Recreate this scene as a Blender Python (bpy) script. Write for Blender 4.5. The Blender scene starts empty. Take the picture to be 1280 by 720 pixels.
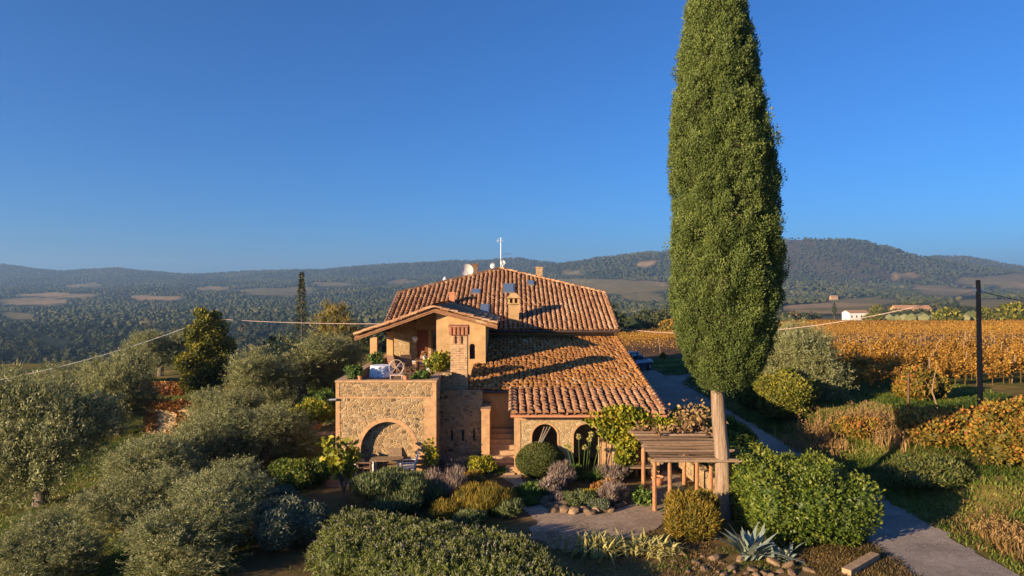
import bpy, bmesh, math, random
import numpy as np
from mathutils import Vector, Matrix

R = math.radians
SC = bpy.context.scene
COL = SC.collection
F = 853.33          # focal length in photo pixels (1280 wide)
CAMZ = 7.5          # drone height above the garden

# ------------------------------------------------------------------ camera, sky, sun, exposure
cam = bpy.data.cameras.new('camera'); camo = bpy.data.objects.new('camera', cam); COL.objects.link(camo)
camo.location = (0, 0, CAMZ); camo.rotation_euler = (R(90), 0, 0)
cam.sensor_width = 36; cam.lens = 24; cam.clip_start = 0.1; cam.clip_end = 40000
SC.camera = camo
SUN_AZ, SUN_EL = 55.0, 12.5       # degrees left of the view axis (behind the camera), height
world = bpy.data.worlds.new('World'); SC.world = world; world.use_nodes = True
wn = world.node_tree.nodes; wl = world.node_tree.links
sky = wn.new('ShaderNodeTexSky'); sky.sky_type = 'NISHITA'; sky.sun_disc = False
sky.sun_elevation = R(SUN_EL); sky.sun_rotation = R(180 + SUN_AZ)
sky.altitude = 300; sky.air_density = 0.95; sky.dust_density = 1.0; sky.ozone_density = 9.0
wl.new(sky.outputs[0], wn['Background'].inputs[0]); wn['Background'].inputs[1].default_value = 0.08
sun = bpy.data.lights.new('sun', 'SUN'); suno = bpy.data.objects.new('sun', sun); COL.objects.link(suno)
sun.energy = 5.0; sun.angle = R(0.5); sun.color = (1.0, 0.74, 0.46)
sdir = Vector((-math.sin(R(SUN_AZ))*math.cos(R(SUN_EL)), -math.cos(R(SUN_AZ))*math.cos(R(SUN_EL)), math.sin(R(SUN_EL))))
suno.rotation_euler = sdir.to_track_quat('Z', 'Y').to_euler(); suno.location = sdir*60
SC.view_settings.view_transform = 'Standard'; SC.view_settings.look = 'None'
SC.view_settings.exposure = 1.2; SC.view_settings.gamma = 1.0; SC.view_settings.use_curve_mapping = False
SC.cycles.max_bounces = 6; SC.cycles.diffuse_bounces = 2; SC.cycles.transparent_max_bounces = 4
SC.cycles.volume_bounces = 0

# ------------------------------------------------------------------ noise
def _h(ix, iy, s):
    n = (ix.astype(np.int64)*374761393 + iy.astype(np.int64)*668265263 + s*1442695041) & 0xFFFFFFFF
    n = ((n ^ (n >> 13))*1274126177) & 0xFFFFFFFF
    return ((n ^ (n >> 16)) & 0xFFFF)/65535.0
def vnoise(x, y, s=0):
    x = np.asarray(x, float); y = np.asarray(y, float)
    ix = np.floor(x); iy = np.floor(y); fx = x-ix; fy = y-iy
    fx = fx*fx*(3-2*fx); fy = fy*fy*(3-2*fy)
    a = _h(ix, iy, s); b = _h(ix+1, iy, s); c = _h(ix, iy+1, s); d = _h(ix+1, iy+1, s)
    return (a*(1-fx)+b*fx)*(1-fy)+(c*(1-fx)+d*fx)*fy
def fbm(x, y, s=0, o=4):
    t = 0; a = .5
    for k in range(o):
        t = t + a*vnoise(np.asarray(x)*2**k, np.asarray(y)*2**k, s+k*17); a *= .5
    return t/(1-.5**o)
def sstep(a, b, x):
    t = np.clip((x-a)/(b-a), 0, 1); return t*t*(3-2*t)

# ------------------------------------------------------------------ terrain heights
PXC = np.array([-900, -400, 0, 250, 450, 640, 800, 1000, 1280, 1700, 2200], float)
YR = np.array([45, 60, 95, 150, 250, 400, 600, 1000, 1600], float)
ZT = np.array([
 [-3,-2.6,-1.9,-1.4,-.9,-.2,.0,.5,.7,.7,.7],
 [-4,-3.2,-2.2,-1.7,-1.1,-.3,.0,.5,.6,.6,.6],
 [-6,-4,-3,-2.4,-1.6,-.8,-.4,.1,.3,.3,.3],
 [-24,-22,-20,-16,-10,-6,-3.2,-1.6,-1.4,-1.4,-1.4],
 [-46,-45,-42,-38,-30,-21,-10,-5.8,-5.6,-5.6,-5.6],
 [-56,-55,-52,-50,-45,-38,-26,-14,-10.5,-10,-10],
 [-56,-55,-52,-50,-48,-43,-36,-22,-15,-14,-14],
 [-52,-52,-48,-46,-44,-41,-35,-24,-17,-14,-14],
 [-45,-45,-40,-38,-36,-31,-26,-18,-12,-10,-10]], float)
FARP = {2500: ([-900,-400,0,300,500,640,780,835,1000,1100,1280,1700,2200],[366,365,366,364,363,360,351,348,353,356,366,364,364]),
 2850: ([-900,-400,0,300,500,640,700,780,835,1000,1080,1150,1280,1700,2200],[360,360,362,360,357,353,345,334,330,322,322,336,350,352,352]),
 3200: ([-900,-400,0,300,500,640,700,780,835,900,975,1030,1080,1110,1150,1200,1280,1700,2200],[352,352,356,354,350,343,329,318,314,306,299,298,301,308,320,329,339,345,345]),
 3700: ([-900,-400,0,300,500,640,700,850,1000,1150,1280,1700,2200],[344,344,347,349,346,345,345,350,350,345,345,345,345]),
 4300: ([-900,-400,-150,0,40,80,150,230,330,400,440,500,560,600,650,690,750,900,1120,1165,1210,1260,1300,1700,2200],
        [326,322,324,330,335,339,337,344,338,338,333,330,327,325,322,328,337,337,332,320,322,331,335,326,330]),
 5500: ([-900,2200],[350,350]), 7200: ([-900,2200],[352,352])}
YALL = np.concatenate([YR, np.array(sorted(FARP))]); 
def _rows(px):
    rows = [np.interp(px, PXC, ZT[k]) for k in range(len(YR))]
    for y in sorted(FARP):
        a, b = FARP[y]; rows.append(CAMZ-(np.interp(px, a, b)-360)*y/F)
    return np.array(rows)
def near_h(X, Y):
    left = -0.15*np.minimum(np.maximum(0, -8.6-X), 12) - .04*np.maximum(0, -20.6-X)
    bank = 0.85*sstep(14.0, 17.5, X) + 0.15*sstep(17, 26, X)
    z = np.maximum(left, -3.4) + bank
    z = z - 0.05*np.maximum(0, 18-Y)*sstep(8, -2, X)*0.5
    return z + 0.05*(fbm(X*.5, Y*.5, 3)-.5)*sstep(8, 9, np.abs(X-3))
def height(X, Y):
    X = np.asarray(X, float); Y = np.asarray(Y, float)
    Ys = np.maximum(Y, 20.0); px = 640+F*X/Ys
    px = np.clip(px, -900, 2200)
    ly = np.log(np.clip(Y, YALL[0], YALL[-1])); L = np.log(YALL)
    sh = px.shape; pf = px.ravel(); rows = _rows(pf)
    k = np.clip(np.searchsorted(L, ly.ravel())-1, 0, len(L)-2)
    t = (ly.ravel()-L[k])/(L[k+1]-L[k]); t = np.clip(t, 0, 1); t = .5*t + .5*t*t*(3-2*t)
    n = np.arange(pf.size)
    zf = (rows[k, n]*(1-t)+rows[k+1, n]*t).reshape(sh)
    amp = np.interp(Y, [60, 150, 400, 1500, 2500, 3300, 5000], [0, .3, 3, 7, 16, 12, 12])
    zf = zf + amp*(fbm(X/420, Y/420, 11, 4)-.5)*2 + .4*amp*(np.abs(fbm(X/130, Y/260, 23, 3)-.5)*-4+.6)*sstep(2000, 2600, Y)
    b = sstep(42, 75, Y)
    return near_h(X, Y)*(1-b) + zf*b
def H(x, y): return float(height(np.array([x]), np.array([y]))[0])
def P(px, py, Y): return Vector(((px-640)/F*Y, Y, CAMZ-(py-360)/F*Y))
def G(px, py):
    """ground point seen at a photo pixel"""
    Y = 12.0
    while Y < 900:
        p = P(px, py, Y)
        if p.z <= H(p.x, Y): return Vector((p.x, Y, H(p.x, Y)))
        Y *= 1.006
    return P(px, py, 900)

# ------------------------------------------------------------------ mesh helpers
class Geo:
    def __init__(s): s.V = []; s.F = []; s.T = []; s.n = 0
    def add(s, V, Fc, tint=0.5):
        V = np.asarray(V, np.float64).reshape(-1, 3); Fc = np.asarray(Fc, np.int64)
        if len(Fc) == 0: return s
        s.V.append(V); s.F.append(Fc+s.n); s.n += len(V)
        s.T.append(np.broadcast_to(np.asarray(tint, float), (len(Fc),)).copy()); return s
    def box(s, c, d, rz=0, tint=.5, taper=1.0):
        x, y, z = [k/2 for k in d]; V = []
        for zz, k in ((-z, 1), (z, taper)):
            for a, b in ((-1, -1), (1, -1), (1, 1), (-1, 1)): V.append((a*x*k, b*y*k, zz))
        V = np.array(V); cr, sr = math.cos(rz), math.sin(rz)
        V = np.stack([V[:, 0]*cr-V[:, 1]*sr, V[:, 0]*sr+V[:, 1]*cr, V[:, 2]], 1)+np.array(c)
        return s.add(V, [(0, 3, 2, 1), (4, 5, 6, 7), (0, 1, 5, 4), (1, 2, 6, 5), (2, 3, 7, 6), (3, 0, 4, 7)], tint)
    def box2(s, a, b, tint=.5):
        a = np.array(a, float); b = np.array(b, float); return s.box((a+b)/2, np.abs(b-a), 0, tint)
    def quad(s, a, b, c, d, tint=.5): return s.add([a, b, c, d], [(0, 1, 2, 3)], tint)
    def tube(s, pts, rad, n=8, tint=.5, cap=True):
        pts = [Vector(p) for p in pts]; m = len(pts)
        if not hasattr(rad, '__len__'): rad = [rad]*m
        V = []; ref = None
        for i, p in enumerate(pts):
            d = (pts[min(i+1, m-1)]-pts[max(i-1, 0)]).normalized()
            if ref is None: ref = Vector((0, 0, 1)) if abs(d.z) < .9 else Vector((1, 0, 0))
            u = d.cross(ref).normalized(); w = u.cross(d).normalized(); ref = w
            for k in range(n):
                a = 2*math.pi*k/n; V.append(p+u*math.cos(a)*rad[i]+w*math.sin(a)*rad[i])
        Fc = [(i*n+k, i*n+(k+1) % n, (i+1)*n+(k+1) % n, (i+1)*n+k) for i in range(m-1) for k in range(n)]
        V = [tuple(v) for v in V]; s.add(V, Fc, tint)
        if cap and n in (4, 6, 8):
            for i0 in (0, (m-1)*n):
                ring = V[i0:i0+n]; c = np.mean(np.array(ring), 0)
                s.add(ring+[c], [(k, (k+1) % n, n) for k in range(n)], tint)
        return s
    def lathe(s, prof, c=(0, 0, 0), n=16, tint=.5):
        V = [(c[0]+r*math.cos(2*math.pi*k/n), c[1]+r*math.sin(2*math.pi*k/n), c[2]+z) for r, z in prof for k in range(n)]
        Fc = [(i*n+k, i*n+(k+1) % n, (i+1)*n+(k+1) % n, (i+1)*n+k) for i in range(len(prof)-1) for k in range(n)]
        return s.add(V, Fc, tint)
    def build(s, name, mat, parent=None, origin=(0, 0, 0), smooth=False):
        V = np.concatenate(s.V)-np.array(origin, float)
        me = bpy.data.meshes.new(name); me.vertices.add(len(V)); me.vertices.foreach_set('co', V.ravel())
        li = np.concatenate([f.ravel() for f in s.F]); ct = np.concatenate([np.full(len(f), f.shape[1]) for f in s.F])
        me.loops.add(len(li)); me.loops.foreach_set('vertex_index', li.astype(np.int32))
        me.polygons.add(len(ct)); st = np.concatenate([[0], np.cumsum(ct)[:-1]])
        me.polygons.foreach_set('loop_start', st.astype(np.int32))
        a = me.attributes.new('tint', 'FLOAT', 'FACE'); a.data.foreach_set('value', np.concatenate(s.T).astype(np.float32))
        me.update(calc_edges=True); me.validate()
        me.polygons.foreach_set('use_smooth', np.full(len(me.polygons), bool(smooth)))
        if mat: me.materials.append(mat)
        o = bpy.data.objects.new(name, me); COL.objects.link(o)
        if parent: o.parent = parent
        return o
def tag(o, label, cat, group=None):
    o['label'] = label; o['category'] = cat
    if group: o['group'] = group
    return o
def thing(name, label, cat, loc=(0, 0, 0), rz=0, group=None):
    o = bpy.data.objects.new(name, None); COL.objects.link(o); o.empty_display_size = .2
    o.location = loc; o.rotation_euler = (0, 0, rz); return tag(o, label, cat, group)
def struct(o, kind='structure'): o['kind'] = kind; return o
def place(o, loc): o.location = loc; return o
def dup(root, loc, rz=0, s=1, label=None):
    r = root.copy(); COL.objects.link(r); r.location = loc; r.rotation_euler = (0, 0, rz)
    r.scale = s if hasattr(s, '__len__') else (s, s, s)
    if label: r['label'] = label
    for ch in list(root.children):
        c = ch.copy(); COL.objects.link(c); c.parent = r
        for g in list(ch.children):
            d = g.copy(); COL.objects.link(d); d.parent = c
    return r

# ------------------------------------------------------------------ materials
def nmat(name):
    m = bpy.data.materials.new(name); m.use_nodes = True; nt = m.node_tree
    return m, nt.nodes, nt.links, nt.nodes['Principled BSDF']
def ramp(n, stops, interp='LINEAR'):
    r = n.new('ShaderNodeValToRGB'); r.color_ramp.interpolation = interp; e = r.color_ramp.elements
    while len(e) < len(stops): e.new(.5)
    for k, (p, c) in enumerate(stops): e[k].position = p; e[k].color = (*c, 1)
    return r
def coords(n, l, scale=(1, 1, 1)):
    t = n.new('ShaderNodeTexCoord'); m = n.new('ShaderNodeMapping'); m.inputs['Scale'].default_value = scale
    l.new(t.outputs['Object'], m.inputs['Vector']); return m.outputs[0]
def noise(n, l, vec, scale, detail=4, rough=.6):
    t = n.new('ShaderNodeTexNoise'); t.inputs['Scale'].default_value = scale; t.inputs['Detail'].default_value = detail
    t.inputs['Roughness'].default_value = rough; l.new(vec, t.inputs['Vector']); return t
def mixc(n, l, fac, a, b, mode='MIX'):
    m = n.new('ShaderNodeMix'); m.data_type = 'RGBA'; m.blend_type = mode
    for sock, v in ((m.inputs[0], fac), (m.inputs[6], a), (m.inputs[7], b)):
        if isinstance(v, (int, float)): sock.default_value = v
        elif isinstance(v, tuple): sock.default_value = (*v, 1)
        else: l.new(v, sock)
    return m.outputs[2]
def bump(n, l, h, p, strength=.5, dist=.02):
    b = n.new('ShaderNodeBump'); b.inputs['Strength'].default_value = strength; b.inputs['Distance'].default_value = dist
    l.new(h, b.inputs['Height']); l.new(b.outputs[0], p.inputs['Normal']); return b
def simple(name, c, rough=.7, metal=0, var=.25, scale=6, spec=.3):
    m, n, l, p = nmat(name); v = coords(n, l); t = noise(n, l, v, scale, 5)
    d = tuple(k*(1-var) for k in c); b = tuple(min(1, k*(1+var)) for k in c)
    r = ramp(n, [(.3, d), (.7, b)]); l.new(t.outputs[0], r.inputs[0]); l.new(r.outputs[0], p.inputs['Base Color'])
    p.inputs['Roughness'].default_value = rough; p.inputs['Metallic'].default_value = metal
    p.inputs['Specular IOR Level'].default_value = spec
    bump(n, l, t.outputs[0], p, .25, .01); return m
def tintmat(name, stops, rough=.8, extra=None, nscale=3, bscale=30, bst=.3):
    """per tile / per stone tint with weathering noise"""
    m, n, l, p = nmat(name); a = n.new('ShaderNodeAttribute'); a.attribute_name = 'tint'
    r = ramp(n, stops); l.new(a.outputs['Fac'], r.inputs[0]); v = coords(n, l)
    t = noise(n, l, v, nscale, 6, .65); rr = ramp(n, [(.3, (.72, .72, .72)), (.7, (1.15, 1.15, 1.15))]); l.new(t.outputs[0], rr.inputs[0])
    c = mixc(n, l, 1.0, r.outputs[0], rr.outputs[0], 'MULTIPLY')
    if extra:
        for sc, lo, hi, col, sd in extra:
            v2 = n.new('ShaderNodeVectorMath'); v2.operation = 'ADD'; v2.inputs[1].default_value = (sd, sd*2, 0); l.new(v, v2.inputs[0])
            t2 = noise(n, l, v2.outputs[0], sc, 6, .75); r2 = ramp(n, [(lo, (0, 0, 0)), (hi, (1, 1, 1))]); l.new(t2.outputs[0], r2.inputs[0])
            c = mixc(n, l, r2.outputs[0], c, col)
    l.new(c, p.inputs['Base Color']); p.inputs['Roughness'].default_value = rough; p.inputs['Specular IOR Level'].default_value = .2
    tb = noise(n, l, v, bscale, 3); bump(n, l, tb.outputs[0], p, bst, .01); return m
def leafmat(name, stops, trans=.25, rough=.6, spec=.25, k=1.2):
    stops = [(q, tuple(min(.6, v*k) for v in c)) for q, c in stops]
    m, n, l, p = nmat(name); a = n.new('ShaderNodeAttribute'); a.attribute_name = 'tint'
    r = ramp(n, stops); l.new(a.outputs['Fac'], r.inputs[0]); l.new(r.outputs[0], p.inputs['Base Color'])
    p.inputs['Roughness'].default_value = rough; p.inputs['Specular IOR Level'].default_value = spec
    t = n.new('ShaderNodeBsdfTranslucent'); l.new(r.outputs[0], t.inputs[0])
    mx = n.new('ShaderNodeMixShader'); mx.inputs[0].default_value = trans
    l.new(p.outputs[0], mx.inputs[1]); l.new(t.outputs[0], mx.inputs[2]); l.new(mx.outputs[0], n['Material Output'].inputs[0]); return m
def stonemat(name, cols, mortar, sx=3.6, sz=5.2, edge=.07):
    m, n, l, p = nmat(name); v = coords(n, l, (sx, sx, sz)); t0 = noise(n, l, v, 1.3, 3)
    ad = n.new('ShaderNodeMix'); ad.data_type = 'VECTOR'; ad.inputs[0].default_value = .22; l.new(v, ad.inputs[4]); l.new(t0.outputs['Color'], ad.inputs[5])
    a = n.new('ShaderNodeTexVoronoi'); a.feature = 'F1'; b = n.new('ShaderNodeTexVoronoi'); b.feature = 'DISTANCE_TO_EDGE'
    for q in (a, b): q.inputs['Scale'].default_value = 1; q.inputs['Randomness'].default_value = .85; l.new(ad.outputs[1], q.inputs['Vector'])
    sp = n.new('ShaderNodeSeparateColor'); l.new(a.outputs['Color'], sp.inputs[0])
    r = ramp(n, [(k/(len(cols)-1), c) for k, c in enumerate(cols)]); l.new(sp.outputs[0], r.inputs[0])
    fine = noise(n, l, v, 5, 5, .7); rf = ramp(n, [(.3, (.65, .65, .65)), (.7, (1.2, 1.2, 1.2))]); l.new(fine.outputs[0], rf.inputs[0])
    c = mixc(n, l, 1.0, r.outputs[0], rf.outputs[0], 'MULTIPLY')
    e = ramp(n, [(edge*.5, (0, 0, 0)), (edge*1.6, (1, 1, 1))]); l.new(b.outputs['Distance'], e.inputs[0])
    c = mixc(n, l, e.outputs[0], mortar, c); l.new(c, p.inputs['Base Color']); p.inputs['Roughness'].default_value = .9; p.inputs['Specular IOR Level'].default_value = .15
    hh = mixc(n, l, .35, e.outputs[0], fine.outputs['Color']); bump(n, l, hh, p, .9, .05); return m
def brickmat(name, c1, c2, mortar, bw=.27, bh=.075):
    m, n, l, p = nmat(name); tc = n.new('ShaderNodeTexCoord'); s = n.new('ShaderNodeSeparateXYZ'); l.new(tc.outputs['Object'], s.inputs[0])
    ad = n.new('ShaderNodeMath'); l.new(s.outputs[0], ad.inputs[0]); l.new(s.outputs[1], ad.inputs[1])
    cb = n.new('ShaderNodeCombineXYZ'); l.new(ad.outputs[0], cb.inputs[0]); l.new(s.outputs[2], cb.inputs[1])
    b = n.new('ShaderNodeTexBrick'); b.inputs['Scale'].default_value = 1; b.inputs['Brick Width'].default_value = bw; b.inputs['Row Height'].default_value = bh
    b.inputs['Mortar Size'].default_value = .012; b.inputs['Color1'].default_value = (*c1, 1); b.inputs['Color2'].default_value = (*c2, 1); b.inputs['Mortar'].default_value = (*mortar, 1)
    l.new(cb.outputs[0], b.inputs['Vector'])
    t = noise(n, l, tc.outputs['Object'], 4, 6, .7); r = ramp(n, [(.3, (.6, .6, .6)), (.7, (1.2, 1.2, 1.2))]); l.new(t.outputs[0], r.inputs[0])
    c = mixc(n, l, 1.0, b.outputs[0], r.outputs[0], 'MULTIPLY'); l.new(c, p.inputs['Base Color']); p.inputs['Roughness'].default_value = .9
    bump(n, l, b.outputs['Fac'], p, -.5, .02); return m
M = {}
M['stone'] = stonemat('stone_masonry', [(.09, .065, .045), (.33, .22, .115), (.42, .29, .15), (.15, .11, .075), (.46, .34, .20), (.22, .145, .08), (.38, .24, .11), (.28, .20, .12)], (.42, .30, .165), 6.4, 9.5, .07)
M['stone_small'] = stonemat('small_stone_masonry', [(.30, .21, .11), (.46, .33, .17), (.36, .25, .13), (.52, .40, .24)], (.48, .35, .20), 6.5, 9, .05)
M['plaster'] = tintmat('ochre_plaster', [(0, (.47, .30, .14)), (1, (.47, .30, .14))], .92, [(1.3, .52, .75, (.33, .22, .12), 2), (3.5, .58, .72, (.52, .38, .22), 5), (.7, .58, .75, (.38, .22, .10), 8)], 2, 30, .4)
M['quoin'] = simple('orange_plaster', (.50, .29, .13), .9, 0, .2, 2.2)
M['brick'] = brickmat('old_brick', (.30, .165, .08), (.46, .29, .15), (.50, .38, .23), .30, .10)
M['quoin_brick'] = brickmat('orange_brick', (.50, .285, .13), (.42, .23, .105), (.47, .30, .16), .26, .07)
M['brick_red'] = brickmat('red_brick', (.42, .12, .05), (.34, .09, .04), (.3, .2, .12), .2, .07)
TSTOPS = [(0, (.22, .105, .055)), (.35, (.35, .18, .09)), (.7, (.45, .26, .14)), (1, (.55, .38, .235))]
M['tile'] = tintmat('clay_tiles', TSTOPS, .85, [(1.1, .60, .72, (.50, .36, .20), 3), (5, .64, .72, (.14, .09, .06), 9)])
M['tile_lichen'] = tintmat('lichen_clay_tiles', [(0, (.18, .08, .03)), (.35, (.36, .16, .05)), (.7, (.49, .25, .08)), (1, (.56, .40, .22))], .9, [(2.6, .54, .68, (.45, .21, .035), 4), (6, .60, .70, (.12, .07, .04), 8)])
M['under'] = simple('dark_mortar', (.10, .06, .04), .95)
M['wood_dark'] = simple('dark_wood', (.10, .055, .03), .7, 0, .3, 9)
M['wood'] = simple('brown_wood', (.22, .11, .05), .7, 0, .3, 9)
M['pole_wood'] = simple('chestnut_pole', (.22, .15, .09), .85, 0, .35, 12)
M['poles'] = tintmat('gap_shade_poles', [(0, (.07, .045, .03)), (.5, (.20, .13, .08)), (1, (.33, .23, .15))], .9, None, 6, 25, .4)  # random pole tints, the dark ones stand in for shaded gaps
M['dark_brick'] = simple('dark_brick', (.15, .09, .055), .95)
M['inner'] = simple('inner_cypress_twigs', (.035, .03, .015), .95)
M['post_red'] = simple('reddish_post', (.33, .16, .075), .8, 0, .3, 10)
M['shutter'] = simple('red_brown_shutter', (.22, .07, .03), .7)
M['white'] = simple('white_paint', (.72, .70, .66), .5, 0, .08)
M['metal'] = simple('grey_metal', (.35, .35, .36), .4, .7, .1)
M['gutter'] = simple('dark_copper', (.08, .055, .045), .5, .3, .2)
M['iron'] = simple('painted_iron', (.45, .33, .28), .5, .2, .2)
M['terracotta'] = simple('terracotta', (.46, .20, .10), .8, 0, .2, 8)
M['wicker'] = simple('wicker', (.17, .10, .06), .8, 0, .4, 40)
M['cushion'] = simple('white_cushion', (.75, .70, .62), .9, 0, .08)
M['steps'] = simple('travertine_steps', (.36, .24, .14), .9, 0, .3, 5)
M['bark'] = simple('olive_bark', (.16, .13, .10), .95, 0, .4, 12)
M['rubber'] = simple('rubber', (.02, .02, .02), .8)
M['carpaint'] = simple('dark_car_paint', (.09, .11, .16), .25, .5, .1, 3, .6)
m, n, l, p = nmat('glass'); p.inputs['Base Color'].default_value = (.03, .04, .05, 1); p.inputs['Roughness'].default_value = .06; p.inputs['Specular IOR Level'].default_value = .8; M['glass'] = m
m, n, l, p = nmat('skylight_glass'); p.inputs['Base Color'].default_value = (.12, .17, .24, 1); p.inputs['Roughness'].default_value = .1; p.inputs['Specular IOR Level'].default_value = 1; M['sky_glass'] = m
m, n, l, p = nmat('tail_light'); p.inputs['Base Color'].default_value = (.3, .01, .01, 1); M['red'] = m
# trunk with vertical grain
m, n, l, p = nmat('cypress_bark'); v = coords(n, l, (9, 9, .7)); t = noise(n, l, v, 1.6, 8, .7); r = ramp(n, [(.30, (.10, .065, .04)), (.48, (.25, .17, .11)), (.7, (.36, .27, .18))]); l.new(t.outputs[0], r.inputs[0]); l.new(r.outputs[0], p.inputs['Base Color']); p.inputs['Roughness'].default_value = .9; bump(n, l, t.outputs[0], p, .9, .06); M['cypress_bark'] = m
# blue patterned cloth
m, n, l, p = nmat('blue_white_cloth'); v = coords(n, l); t = n.new('ShaderNodeTexVoronoi'); t.inputs['Scale'].default_value = 7; l.new(v, t.inputs['Vector']); r = ramp(n, [(.22, (.12, .2, .5)), (.3, (.75, .74, .76))]); l.new(t.outputs[0], r.inputs[0]); l.new(r.outputs[0], p.inputs['Base Color']); p.inputs['Roughness'].default_value = .9; M['cloth'] = m
# foliage
M['cypress'] = leafmat('cypress_leaf', [(0, (.035, .055, .014)), (.5, (.10, .135, .032)), (1, (.20, .235, .06))], .2)
M['olive'] = leafmat('olive_leaf', [(0, (.07, .08, .028)), (.5, (.185, .195, .076)), (1, (.37, .355, .19))], .3)
M['box'] = leafmat('box_leaf', [(0, (.035, .05, .012)), (.6, (.075, .09, .02)), (1, (.13, .12, .03))], .15)
M['laurel'] = leafmat('laurel_leaf', [(0, (.03, .055, .008)), (.6, (.10, .135, .016)), (1, (.22, .22, .03))], .25, .45, .3)
M['rosemary'] = leafmat('rosemary_leaf', [(0, (.045, .06, .02)), (.6, (.10, .125, .045)), (1, (.17, .19, .08))], .15)
M['lavender'] = leafmat('lavender_leaf', [(0, (.05, .065, .012)), (.55, (.12, .14, .025)), (.75, (.17, .18, .06)), (1, (.21, .19, .17))], .15)
M['greyleaf'] = leafmat('grey_shrub_leaf', [(0, (.05, .06, .036)), (.6, (.10, .12, .07)), (1, (.17, .185, .12))], .15)
M['drylav'] = leafmat('dry_lavender', [(0, (.10, .075, .06)), (.6, (.20, .15, .12)), (1, (.30, .24, .19))], .2)
M['yellowgreen'] = leafmat('yellow_green_leaf', [(0, (.06, .09, .01)), (.5, (.20, .22, .02)), (1, (.42, .33, .03))], .35)
M['dryvine'] = leafmat('dry_vine_leaf', [(0, (.12, .065, .04)), (.5, (.24, .145, .075)), (1, (.34, .25, .07))], .25)
M['bay'] = leafmat('bay_leaf', [(0, (.04, .055, .01)), (.5, (.11, .125, .02)), (1, (.26, .22, .03))], .3)
M['gold'] = leafmat('golden_leaf', [(0, (.12, .075, .02)), (.3, (.26, .13, .025)), (.65, (.38, .20, .03)), (1, (.46, .29, .055))], .35)
M['ochre'] = leafmat('ochre_needle', [(0, (.06, .065, .012)), (.5, (.17, .135, .02)), (1, (.30, .19, .025))], .3)
M['rust'] = leafmat('rust_leaf', [(0, (.12, .05, .02)), (.5, (.28, .12, .035)), (1, (.38, .22, .05))], .3)
M['bramble'] = leafmat('bramble_leaf', [(0, (.05, .05, .012)), (.4, (.16, .13, .02)), (.7, (.30, .18, .025)), (1, (.34, .10, .03))], .3)
M['green'] = leafmat('green_leaf', [(0, (.03, .06, .012)), (.6, (.07, .12, .02)), (1, (.14, .19, .035))], .25)
M['agave'] = leafmat('agave_leaf', [(0, (.10, .13, .10)), (.6, (.19, .23, .19)), (1, (.42, .38, .22))], .05, .5)
M['iris'] = leafmat('iris_leaf', [(0, (.16, .17, .05)), (.5, (.38, .33, .10)), (1, (.55, .45, .18))], .25)
M['grass'] = leafmat('grass_blade', [(0, (.055, .095, .012)), (.5, (.13, .175, .025)), (1, (.28, .25, .06))], .35)
M['drygrass'] = leafmat('dry_grass_blade', [(0, (.10, .075, .025)), (.5, (.22, .14, .05)), (1, (.34, .21, .09))], .3)
M['treegreen'] = leafmat('tree_leaf', [(0, (.03, .045, .01)), (.5, (.10, .105, .015)), (1, (.26, .22, .025))], .25)
M['forest'] = leafmat('forest_leaf', [(0, (.022, .032, .014)), (.45, (.055, .065, .026)), (.8, (.115, .11, .042)), (.92, (.15, .12, .05)), (1, (.22, .13, .05))], 0, .9, .1, 1.0)
M['twig'] = simple('bare_twig', (.16, .10, .07), .9, 0, .3, 10)
rng = np.random.default_rng(7)

# ------------------------------------------------------------------ plants toolkit
def unit(v): return v/np.maximum(1e-9, np.linalg.norm(v, axis=1, keepdims=True))
def add_leaves(g, P0, D, ln, wd, tint, r=rng, nrm=None, nj=.55):
    """rhombus leaves starting at P0 along D; nrm lays them roughly on the surface of their clump"""
    N = len(P0); D = unit(D); Q = r.normal(size=(N, 3)); Q = Q if nrm is None else nrm+Q*nj
    S = unit(np.cross(D, Q)); ln = np.broadcast_to(ln, (N,))*r.uniform(.7, 1.3, N); wd = np.broadcast_to(wd, (N,))*r.uniform(.75, 1.25, N)
    mid = P0+D*(ln*.45)[:, None]; V = np.stack([P0, mid+S*(wd/2)[:, None], P0+D*ln[:, None], mid-S*(wd/2)[:, None]], 1).reshape(-1, 3)
    g.add(V, np.arange(4*N).reshape(N, 4), np.clip(tint, 0, 1))
def ico(sub=1):
    bm = bmesh.new(); bmesh.ops.create_icosphere(bm, subdivisions=sub, radius=1); V = np.array([v.co for v in bm.verts]); Fc = np.array([[v.index for v in f.verts] for f in bm.faces]); bm.free(); return V, Fc
ICO1, ICO2, ICO3 = ico(1), ico(2), ico(3)
def lump_points(lumps, N, shell=.12, r=rng):
    L = np.array(lumps, float); ar = (L[:, 3]*L[:, 4]+L[:, 4]*L[:, 5]+L[:, 3]*L[:, 5]); k = r.choice(len(L), N, p=ar/ar.sum())
    d = unit(r.normal(size=(N, 3))); rad = 1-np.abs(r.normal(size=N))*shell; stray = r.uniform(0, 1, N) < .07; rad = rad+stray*r.uniform(0, 1.6*shell, N)
    Pp = L[k, :3]+d*L[k, 3:]*rad[:, None]; keep = np.ones(N, bool)
    for q in range(len(L)):
        e = (((Pp-L[q, :3])/L[q, 3:])**2).sum(1) < .62; keep &= ~(e & (k != q))
    keep &= Pp[:, 2] > 0.0
    nrm = unit(d/L[k, 3:]); return Pp[keep], nrm[keep], k[keep]
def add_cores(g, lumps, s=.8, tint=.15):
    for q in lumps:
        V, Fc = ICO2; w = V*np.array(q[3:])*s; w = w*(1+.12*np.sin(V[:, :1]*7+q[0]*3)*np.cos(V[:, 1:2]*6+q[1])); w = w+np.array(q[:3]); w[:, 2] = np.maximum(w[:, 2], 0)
        g.add(w, Fc, tint)
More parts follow.
